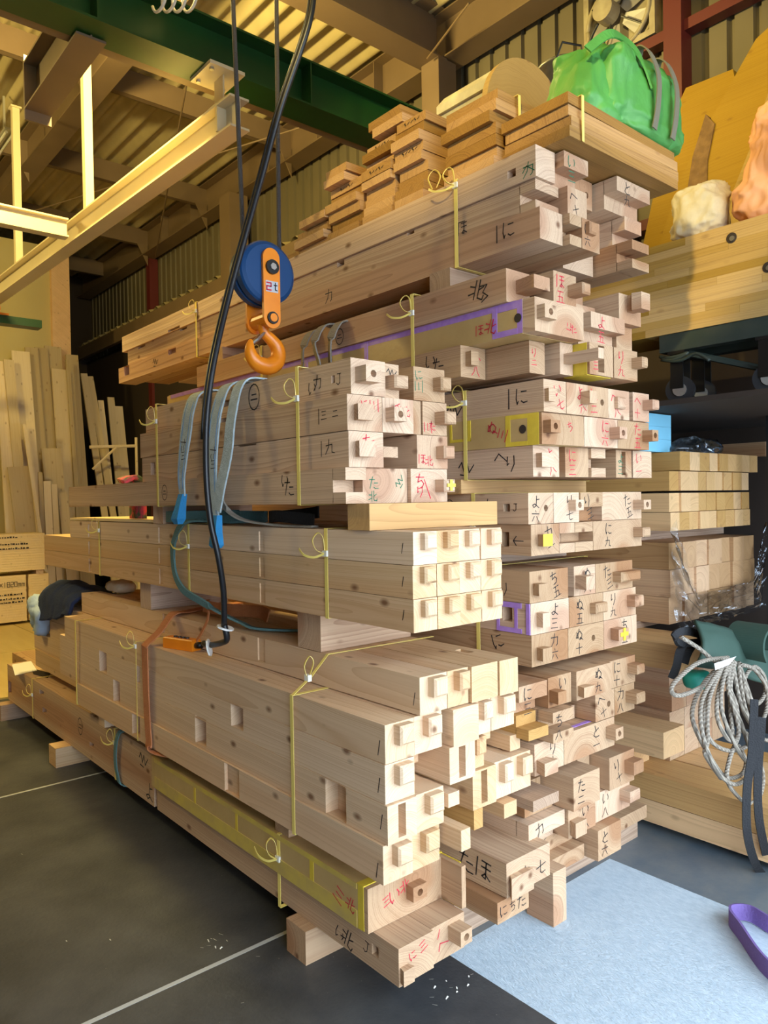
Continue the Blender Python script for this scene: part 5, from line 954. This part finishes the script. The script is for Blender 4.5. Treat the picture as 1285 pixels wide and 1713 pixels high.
# lower rack timber
timber('rack_beam', 'squared beam under the film-wrapped posts beside the black strap', M['rack'], 2.92, 3.22, .67, .78, 1.57, 4.0, cat='beam')
timber('rack_beam', 'second squared beam stacked low behind the rope', M['rack'], 2.80, 2.97, .33, .44, 1.57, 4.0, cat='beam'); timber('rack_beam', 'low squared beam resting on the long floor timbers', M['rack'], 2.85, 3.0, .236, .33, 1.75, 4.0, cat='beam')
for i, (z0, z1) in enumerate(((.236, .35), (.35, .45), (.45, .56), (.56, .67))):
    for k in range(4): timber('shadowed_post', 'brown post in shadow behind the rope, %s layer, %s from the rear pile' % (NTH[i], ['first', 'second', 'third', 'fourth'][k]), M['cedar'], 3.05+k*.13+(0 if i != 2 else .02), 3.05+k*.13+.128+(0 if i != 2 else .02), z0, z1, 1.68, 4.0, group='shadowed posts behind the rope', cat='post')
timber('floor_timber', 'long pale floor timber, upper one, beside the blue painted floor', M['rack'], 2.85, 3.08, .126, .235, .35, 4.2, cat='beam'); timber('floor_timber', 'long pale floor timber, lower one, beside the blue painted floor', M['rack'], 2.85, 3.08, .03, .125, .35, 4.2, cat='beam')
for yy, nm in ((.7, 'near the purple strap'), (2.6, 'behind the rear pile')): block('thin batten under the long pale floor timbers, %s' % nm, 2.9, 3.6, yy, yy+.08, .0005, .03)
for k in range(3): timber('floor_timber', 'pale timber laid behind the long floor timbers, %s from the front one' % ['first', 'second', 'third'][k], M['rack'], 3.09+k*.13, 3.09+k*.13+.128, .03, .235, 1.2, 4.2, cat='beam', group='timbers behind the floor timbers')
# blue foam boxes
for k in range(3):
    q = onY(1.85, 1134, 740-20*k); o = tag(new('foam_box', MB().box(3.05, 3.4, 1.85, 2.3, 1.612+k*.06, 1.612+k*.06+.059), M['lightblue'], loc=(3.2, 1.85, 1.612+k*.06)), 'light blue foam slab on the rack posts, %s in its stack' % ['lowest', 'middle', 'topmost'][k], 'slab', 'light blue foam slabs')
# clear film over the rack
from mathutils import noise as nz
def sheet(fn, nu, nv):
    vs = [fn(i/nu, j/nv) for j in range(nv+1) for i in range(nu+1)]; fs = [(j*(nu+1)+i, j*(nu+1)+i+1, (j+1)*(nu+1)+i+1, (j+1)*(nu+1)+i) for j in range(nv) for i in range(nu)]
    return MB().add(vs, fs)
def ff(a, b):
    x = 3.14+.98*a; top = 1.30-.36*min(1, a*5)*(1 if a < .5 else (1.1-.2*a))+.30*max(0, a-.82)/.18; z = .80+b*(top-.80)
    d = (.5-abs(nz.noise(Vector((a*4+b*2, b*3, 2)))))*.06+(.5-abs(nz.noise(Vector((a*11-b*5, b*7, 5)))))*.03+nz.noise(Vector((a*30, b*22, 5)))*.006
    return (x, YR-.02-abs(d)-.02*(1-b), z)
tag(new('plastic_film', sheet(ff, 90, 50), M['film'], loc=(3.2, YR-.06, .8), smooth=True), 'clear plastic film hanging over the ends of the brown rack posts', 'film')
tag(new('plastic_film', blob((3.62, 1.83, 1.6505), .26, .06, .04, 4, .02, .6, .8, 36, 14, .7, 14), M['film'], loc=(3.62, 1.83, 1.61), smooth=True), 'crumpled clear plastic film lying on the rack posts', 'film')
# tarp, straps and rope hung on the rack
def rope_pt(u, v, y=1.50): return onY(y, u, v)
tp = MB()
def tarp(a, b):
    u = 1160+150*a; v = 1040+70*a+75*b*(1-.2*a); p = onY(1.42-.06*b-.02*math.sin(a*9), u, v-14*math.sin(a*3.1)); return p+Vector((0, -.03*math.sin(b*3.1), .01*nz.noise(Vector((a*6, b*5, 1)))))
tag(new('folded_tarp', sheet(tarp, 30, 14), M['tarp'], loc=onY(1.6, 1200, 1060), smooth=True), 'dark green folded tarpaulin draped on the rack above the rope', 'tarp')
tf = [o for o in C.objects if o.name == 'folded_tarp'][0]; tf.modifiers.new('thick', 'SOLIDIFY').thickness = .012
fold = []
for k in range(16): t = k/15; aa = t*4.4; fold.append(onY(1.36, 1268+24*math.cos(aa+2.4)*(1-.45*t), 1075+38*math.sin(aa+2.4)*(1-.4*t)))
kid('rolled_fold', MB().ribbon(catmull(fold, 3), .16, (0.1, 1, 0), .012), M['tarp'], tf)
tl = MB(); cen = onY(1.36, 1165, 1137)
tag(new('teal_tarp', blob(cen, .055, .04, .032, 6, .008, .6, .7, 30, 18, 1, 14, False), M['tealtarp'], loc=cen, smooth=True), 'small bright teal tarp roll inside the rope coil', 'tarp')
def uvpath(pts, y): return catmull([onY(y+(p[2] if len(p) > 2 else 0), p[0], p[1]) for p in pts], 6)
ro = MB(); loops = [
 [(1218, 1100), (1170, 1108), (1130, 1140), (1124, 1158), (1140, 1163), (1175, 1148), (1215, 1118)],
 [(1215, 1105), (1180, 1140), (1160, 1180), (1162, 1215), (1190, 1270), (1215, 1300), (1240, 1296), (1248, 1275), (1238, 1250), (1228, 1240), (1222, 1180), (1222, 1108)],
 [(1222, 1106, -.01), (1190, 1150, -.01), (1178, 1200, -.01), (1190, 1240, -.01), (1222, 1256, -.01), (1255, 1245, -.01), (1262, 1225, -.01), (1240, 1180, -.01), (1226, 1110, -.01)],
 [(1226, 1104, -.02), (1204, 1150, -.02), (1200, 1200, -.02), (1220, 1238, -.02), (1236, 1230, -.02), (1232, 1180, -.02), (1222, 1150, -.02), (1228, 1106, -.02)],
 [(1230, 1106, -.02), (1222, 1160, -.02), (1240, 1210, -.02), (1255, 1250, -.02), (1276, 1290, -.02), (1272, 1330, -.02), (1252, 1344, -.02), (1228, 1325, -.02), (1216, 1300, -.02), (1222, 1265, -.02), (1236, 1220, -.02), (1218, 1150, -.02), (1224, 1106, -.02)],
 [(1236, 1108, .01), (1250, 1150, .01), (1262, 1178, .01), (1278, 1165, .01), (1280, 1135, .01), (1262, 1115, .01), (1245, 1140, .01), (1255, 1180, .01), (1262, 1210, .01), (1262, 1240, .01)],
 [(1240, 1112, 0), (1262, 1120, 0), (1282, 1150, 0), (1282, 1190, 0), (1266, 1215, 0), (1250, 1195, 0), (1240, 1150, 0), (1236, 1112, 0)],
 [(1210, 1112, -.03), (1175, 1170, -.03), (1176, 1230, -.03), (1200, 1290, -.03), (1228, 1312, -.03), (1250, 1300, -.03), (1252, 1280, -.03), (1232, 1250, -.03), (1206, 1180, -.03), (1216, 1110, -.03)],
 [(1212, 1108, -.02), (1186, 1172, -.02), (1184, 1240, -.02), (1180, 1262, -.02), (1206, 1302, -.02)],
 [(1140, 1066, .02), (1170, 1085, .02), (1200, 1108, .02), (1222, 1104, .0)],
 [(1240, 1222, -.01), (1260, 1232, -.01), (1290, 1240, -.01)]]
for lp in loops: ro.tube(uvpath(lp, 1.27), .0078, 8)
def rope_mat():
    m = bpy.data.materials.new('twisted_rope'); m.use_nodes = True; nt = m.node_tree; b = nt.nodes['Principled BSDF']; b.inputs['Base Color'].default_value = (.46, .40, .33, 1); b.inputs['Roughness'].default_value = .9
    tc = nt.nodes.new('ShaderNodeTexCoord'); w = nt.nodes.new('ShaderNodeTexWave'); w.inputs['Scale'].default_value = 38; w.inputs['Distortion'].default_value = 1; w.bands_direction = 'DIAGONAL'; nt.links.new(tc.outputs['Object'], w.inputs['Vector'])
    bp = nt.nodes.new('ShaderNodeBump'); bp.inputs['Strength'].default_value = .8; bp.inputs['Distance'].default_value = .006; nt.links.new(w.outputs['Fac'], bp.inputs['Height']); nt.links.new(bp.outputs[0], b.inputs['Normal'])
    r = nt.nodes.new('ShaderNodeValToRGB'); r.color_ramp.elements[0].color = (.24, .20, .155, 1); r.color_ramp.elements[1].color = (.40, .345, .275, 1); nt.links.new(w.outputs['Fac'], r.inputs[0]); nt.links.new(r.outputs[0], b.inputs['Base Color']); return m
tag(new('coiled_rope', ro, rope_mat(), loc=onY(1.27, 1222, 1104), smooth=True), 'pale twisted rope hanging in a loose coil on the rack', 'rope')
tag(new('white_label', MB().add([onY(1.23, *p) for p in ((1195, 1110), (1232, 1098), (1220, 1112), (1197, 1121))], [(0, 1, 2, 3)]), M['white'], loc=onY(1.23, 1210, 1110)), 'small white tag tucked into the rope coil', 'tag')
tag(new('black_strap', MB().ribbon(uvpath([(1262, 1170), (1258, 1260), (1250, 1320), (1250, 1390), (1262, 1440), (1278, 1465), (1284, 1460)], 1.20), .03, (.76, -.65, 0), .005).ribbon(uvpath([(1275, 1200), (1268, 1300), (1270, 1370), (1282, 1430)], 1.19), .03, (.76, -.65, 0), .005), M['blacksling'], loc=onY(1.45, 1255, 1300)), 'black webbing strap hanging down past the floor timbers', 'strap')
tag(new('black_strap', MB().ribbon(uvpath([(1185, 1066), (1150, 1056), (1130, 1062), (1136, 1075), (1165, 1075), (1180, 1068)], 1.44), .03, (0, .3, 1), .012).ribbon(uvpath([(1165, 1070), (1140, 1085), (1132, 1115), (1124, 1135)], 1.44), .03, (.76, -.65, .3), .004).ribbon(uvpath([(1170, 1070), (1152, 1090), (1145, 1110)], 1.44), .03, (.76, -.65, .3), .004), M['blacksling'], loc=onY(1.54, 1150, 1066)), 'black webbing bundle draped on the rack beam beside the tarp', 'strap')
# purple sling on the floor
ppz = [onZ(.03, u, v) for u, v in ((1330, 1660), (1275, 1610), (1240, 1560), (1222, 1535), (1228, 1526), (1255, 1528), (1290, 1548), (1340, 1570))]
tag(new('purple_sling', MB().ribbon(catmull(ppz, 6), .05, (.25, .1, 1), .008), M['purple'], loc=ppz[3]), 'purple webbing sling lying on the concrete floor', 'strap')
# ------------------------------------------------------------------ wall fan
fc = Vector((XW-.10, 2.83, 4.66)); fn_ = thing('wall_fan', 'round ventilation fan in square housing on the siding wall', 'fan', (XW-.05, 2.83, 4.4))
kid('housing', MB().box(XW-.10, XW-.02, 2.56, 2.60, 4.42, 4.95).box(XW-.10, XW-.02, 3.06, 3.10, 4.42, 4.95).box(XW-.10, XW-.02, 2.6, 3.06, 4.42, 4.46).box(XW-.10, XW-.02, 2.6, 3.06, 4.91, 4.95).box(XW-.04, XW-.02, 2.6, 3.06, 4.46, 4.91), M['fanguard'], fn_)
rim = [fc+Vector((0, .235*math.cos(2*math.pi*i/32), .235*math.sin(2*math.pi*i/32))) for i in range(33)]
kid('guard_ring', MB().tube(rim, .016, 8), M['fanguard'], fn_, True)
for k in range(5):
    a = k*2*math.pi/5; d1 = Vector((0, math.cos(a), math.sin(a))); d2 = Vector((0, -math.sin(a), math.cos(a)))
    kid('blade', MB().add([fc+d1*.05+d2*.03+xd*.02, fc+d1*.05-d2*.03+xd*.0, fc+d1*.21-d2*.09+xd*.005, fc+d1*.215+d2*.07+xd*.045], [(0, 1, 2, 3)]), M['fanblade'], fn_)
kid('motor', MB().disc(fc+Vector((-.06, .05, .03)), (1, 0, 0), .075, .1, 24), M['fanguard'], fn_); 
for a in (.6, 2.2, 3.8, 5.3): kid('spoke', MB().tube([fc+Vector((-.03, .06*math.cos(a), .06*math.sin(a))), fc+Vector((-.01, .235*math.cos(a), .235*math.sin(a)))], .006, 6), M['darkmetal'], fn_)
kid('power_cable', MB().tube(catmull([fc+Vector((-.08, .1, -.03)), fc+Vector((-.06, .2, -.15)), fc+Vector((-.02, .24, -.35)), fc+Vector((-.02, .36, -.55)), fc+Vector((-.1, .6, -.75))], 6), .01, 6), M['rubber'], fn_, True)
# ------------------------------------------------------------------ left background: plywood stacks, leaning boards, clothes
def ply_stack(label, x0, x1, y0, y1, z0, z1, nn, text=None):
    t = thing('plywood_stack', label, 'plywood', ((x0+x1)/2, y0, z0)); h = (z1-z0)/nn
    for k in range(nn): kid('sheet', MB().box(x0+R.uniform(0, .006), x1-R.uniform(0, .006), y0+R.uniform(0, .006), y1, z0+k*h+.0008, z0+(k+1)*h), M['ply'], t)
    return t
p2 = ply_stack('upper stack of plywood sheets on spacer blocks at the back', 1.6, 2.66, 9.42, 9.86, .64, 1.075, 15); p1 = ply_stack('lower stack of plywood sheets printed 0 x 1820mm at the back', 1.6, 2.45, 9.45, 9.86, .045, .59, 19)
ply_stack('short side pile of plywood sheets beside the printed stack', 2.47, 2.70, 9.45, 9.86, .045, .59, 19)
for xx, nm in ((1.7, 'first'), (2.1, 'second'), (2.6, 'third')):
    tag(new('spacer_block', MB().box(xx-.04, xx+.04, 9.44, 9.84, .59, .64), M['old'], loc=(xx, 9.44, .59)), 'small spacer block between plywood stacks, %s from the yellow wall' % nm, 'block', 'spacers between plywood stacks'); tag(new('spacer_block', MB().box(xx-.04, xx+.04, 9.5, 9.84, .0125, .045), M['old'], loc=(xx, 9.5, .012)), 'small spacer block under the lowest plywood, %s from the yellow wall' % nm, 'block', 'spacers under the plywood')
tx = {'0': [[(0,0),(.5,0),(.5,1),(0,1),(0,0)]], 'x': [[(0,.1),(.5,.8)],[(0,.8),(.5,.1)]], '1': [[(.25,0),(.25,1)]], '8': [[(0,0),(.5,0),(.5,1),(0,1),(0,0)],[(0,.5),(.5,.5)]], '2': [[(0,1),(.5,1),(.5,.5),(0,.5),(0,0),(.5,0)]], 'm': [[(0,0),(0,.6),(.25,.6),(.25,0)],[(.25,.6),(.5,.6),(.5,0)]]}
def print_text(parent, txt, x0, z, h, y, w=.006):
    x = x0
    for ch in txt:
        m = seg_text(None, tx[ch], Vector((x, y, z)), xd, up, Vector((0, -1, 0)), h, w, None); kid('printed_character', m, M['ink'], parent); x += h*.72
print_text(p1, '0x1820mm', 2.12, .46, .055, 9.444)
def fine_print(parent, x0, x1, z, y):
    m = MB(); x = x0
    while x < x1: w = R.uniform(.008, .03); m.box(x, x+w, y-.001, y, z, z+R.uniform(.012, .022)); x += w+R.uniform(.006, .014)
    kid('fine_print', m, M['ink'], parent)
for z in (.36, .31, .27): fine_print(p1, 2.12, 2.40, z, 9.444)
for z in (.95, .90): fine_print(p2, 2.12, 2.45, z, 9.415)
fine_print(p2, 2.12, 2.35, 1.03, 9.415)
def lean(label, u0, v0, u1, v1, w, y_top, y_bot, z_bot=.012, th=.03, m='lean', group=None):
    """board leaning against the back wall: top centre pixel (u0,v0) at depth y_top, direction through (u1,v1)"""
    a = onY(y_top, u0, v0); dr = ray(u1, v1); k = (y_top-y_bot)/(a.z-z_bot)       # plane y = y_bot + k*(z-z_bot)
    t = (y_bot+k*(EYE-z_bot))/(dr.y-k*dr.z); m1 = EYEP+dr*t; d = a-m1; b = a-d*((a.z-z_bot)/d.z); d = (a-b); ln = d.length; d.normalize()
    wx = Vector((1, 0, 0)); wx = (wx-d*wx.dot(d)).normalized(); nn = d.cross(wx)
    me = MB().box(-w/2, w/2, 0, ln, -th/2, th/2)
    o = new('leaning_board', me, M[m], color=(R.random(), R.random(), R.random(), 1)); o.matrix_world = Matrix((( wx.x, d.x, -nn.x, b.x), (wx.y, d.y, -nn.y, b.y), (wx.z, d.z, -nn.z, b.z), (0, 0, 0, 1)))
    return tag(o, label, 'board', group)
LB = [(4, 605, 20, 880, .16, 10.55, 10.0, 'pale board with knots beside the yellow wall, leftmost of the leaning boards'), (14, 602, 30, 770, .12, 10.45, 9.9, 'narrow knotty leaning board over the pale boards'), (34, 588, 50, 800, .22, 10.6, 10.1, 'wide honey board leaning on the yellow wall'), (52, 582, 70, 800, .16, 10.7, 10.25, 'dark edged leaning board behind the wide honey board'), (68, 582, 88, 800, .16, 10.75, 10.3, 'grey-brown leaning board half in shadow'), (88, 580, 100, 800, .22, 10.8, 10.35, 'short-topped broad leaning board in shadow'), (100, 618, 116, 860, .22, 10.35, 9.95, 'wide plain panel board leaning in front of the others'), (120, 594, 140, 860, .16, 10.5, 10.0, 'leaning board with grooved edge beside the dark opening'), (113, 602, 130, 860, .05, 10.4, 9.95, 'narrow batten leaning on the wide plain panel'), (140, 625, 160, 760, .09, 10.7, 10.4, 'thin dark batten leaning beside the opening'), (150, 630, 172, 760, .09, 10.8, 10.5, 'second thin dark batten leaning beside the opening'), (168, 670, 178, 760, .08, 10.8, 10.6, 'short batten leaning in the dark opening'), (185, 665, 198, 800, .10, 11.6, 11.3, 'dim board deep in the dark opening'), (198, 680, 210, 800, .12, 11.8, 11.5, 'dim wide board deep in the dark opening')]
LAY = [3, 1, 4, 6, 7, 8, 3, 5, 1, 9, 10, 11, 18, 20]
for i, (u0, v0, u1, v1, w, yt_, yb_, lab) in enumerate(LB): yf = 10.10+.037*LAY[i]; lean(lab, u0, v0, u1, v1, w, yf+.36, yf)
LB2 = [(50, 705, 62, 830, .10, 9.9, 9.75, 'short honey stick leaning low in front of the boards'), (40, 710, 58, 830, .04, 9.85, 9.72, 'thin bright stick leaning beside the short honey stick'), (67, 790, 70, 860, .05, 9.8, 9.7, 'short batten standing behind the plywood, first'), (78, 805, 82, 880, .09, 9.85, 9.72, 'short batten standing behind the plywood, second'), (90, 810, 94, 880, .07, 9.85, 9.72, 'short batten standing behind the plywood, third'), (104, 824, 110, 880, .12, 9.9, 9.75, 'short grey board standing behind the twelve-post bundle'), (37, 780, 50, 880, .35, 9.95, 9.85, 'wide pale knotty panel low behind the plywood'), (85, 750, 92, 820, .24, 9.98, 9.9, 'dull square panel leaning low among the boards')]
for i, (u0, v0, u1, v1, w, yt_, yb_, lab) in enumerate(LB2): yf = (9.99, 9.90, 9.93, 9.93, 9.93, 9.96, 10.03, 10.06)[i]; lean(lab, u0, v0, u1, v1, w, yf+.12, yf, th=.022)
# small support arm among the leaning boards
a, b = onY(10.3, 150, 748), onY(10.3, 228, 746)
sa = thing('support_arm', 'small wooden bracket arm sticking out beside the leaning boards', 'bracket', (a.x, a.y, a.z))
kid('arm', MB().tube([a, b], .022, 6).tube([Vector((b.x, b.y, .012)), b+Vector((0, 0, .12))], .02, 6), M['lean'], sa); kid('strut', MB().tube([onY(10.3, 195, 748), onY(10.35, 155, 785)], .018, 6), M['lean'], sa)
# jackets on the far end
q = onX(1.36, 120, 990)
jk = thing('navy_jacket', 'dark navy jacket thrown over the far end of the pale posts', 'jacket', (1.4, 4.6, .817))
def jac(a, b):
    y = 4.24+.62*a; far = max(0, y-4.80); k = .3
    if b < k: t = b/k; bot = .80-.11*a; x = 1.318+.016*t; z = bot+(.848-bot)*t
    else: t = (b-k)/(1-k); x = 1.334+.33*t; z = .848+.085*math.sin(math.pi*min(1, t*1.25+.02))**.6*math.sin(math.pi*(.18+.42*a))
    q = nz.noise(Vector((a*4, b*3, 0)))+.5*nz.noise(Vector((a*9, b*7, 4)))
    return (x-(.012*abs(q) if b < k else 0), y+.02*nz.noise(Vector((b*5, 1, 2))), z+(.022*abs(q) if b >= k else .012*q)-.5*far)
m_ = sheet(jac, 44, 36); c_ = kid('cloth', m_, M['navy'], jk, True); sl = c_.modifiers.new('thick', 'SOLIDIFY'); sl.thickness = .018; sl.offset = 0
cen = Vector((1.345, 4.90, .722)); kid('lining', blob(cen, .055, .115, .113, 2, .035, .7, .8, 30, 20, .9, 12, False), M['lightcloth'], jk, True)
cen = Vector((1.52, 4.03, .957)); tag(new('plastic_bag', blob(cen, .07, .12, .032, 2, .016, .7, .8, 30, 14, .9, 12), M['whitesack'], loc=cen, smooth=True), 'crumpled white plastic bag behind the navy jacket', 'bag')
fcl = tag(new('floral_cloth', MB().ribbon(catmull([(1.312, 3.44, 1.511), (1.335, 3.435, 1.522), (1.36, 3.43, 1.527), (1.383, 3.43, 1.50), (1.386, 3.43, 1.42), (1.386, 3.43, 1.336)], 6), .16, yd, .02), M['floral'], loc=(1.36, 3.43, 1.50), smooth=True), 'pink floral cloth behind the slung cedar bundle', 'cloth')
for (pts, m_, lab) in (([(20, 1112), (52, 1106), (62, 1122), (25, 1130)], 'white', 'sheet of white paper on the far end of the long floor beam'), ([(52, 1118), (85, 1126), (80, 1134), (56, 1128)], 'darkwall', 'small dark card on the far end of the long floor beam')):
    pp_ = [onZ(.3465, u, v) for u, v in pts]; tag(new('paper_sheet', MB().add(pp_+[p+up*.0012 for p in pp_], [(3, 2, 1, 0), (4, 5, 6, 7)]+[(i, (i+1) % 4, 4+(i+1) % 4, 4+i) for i in range(4)]), M[m_], loc=pp_[0]), lab, 'paper')
# debris on the floor
for k in range(26):
    u, v = R.choice(((R.uniform(20, 480), R.uniform(1400, 1690)), (R.uniform(720, 800), R.uniform(1630, 1690)), (R.uniform(330, 400), R.uniform(1560, 1590)))); q = onZ(.005, u, v); L_ = R.uniform(.003, .010); a = R.uniform(0, 3.1); d = Vector((math.cos(a), math.sin(a), 0)); e = Vector((-d.y, d.x, 0))
    o = tag(new('wood_chip', MB().add([q-d*L_-e*.0012, q+d*L_-e*.002, q+d*L_*.8+e*.002+up*.002, q-d*L_*.7+e*.0015+up*.001], [(0, 1, 2, 3)]), M['clip'], loc=q), 'tiny pale wood chip scattered on the black floor sheet', 'chip', 'wood chips on the floor')
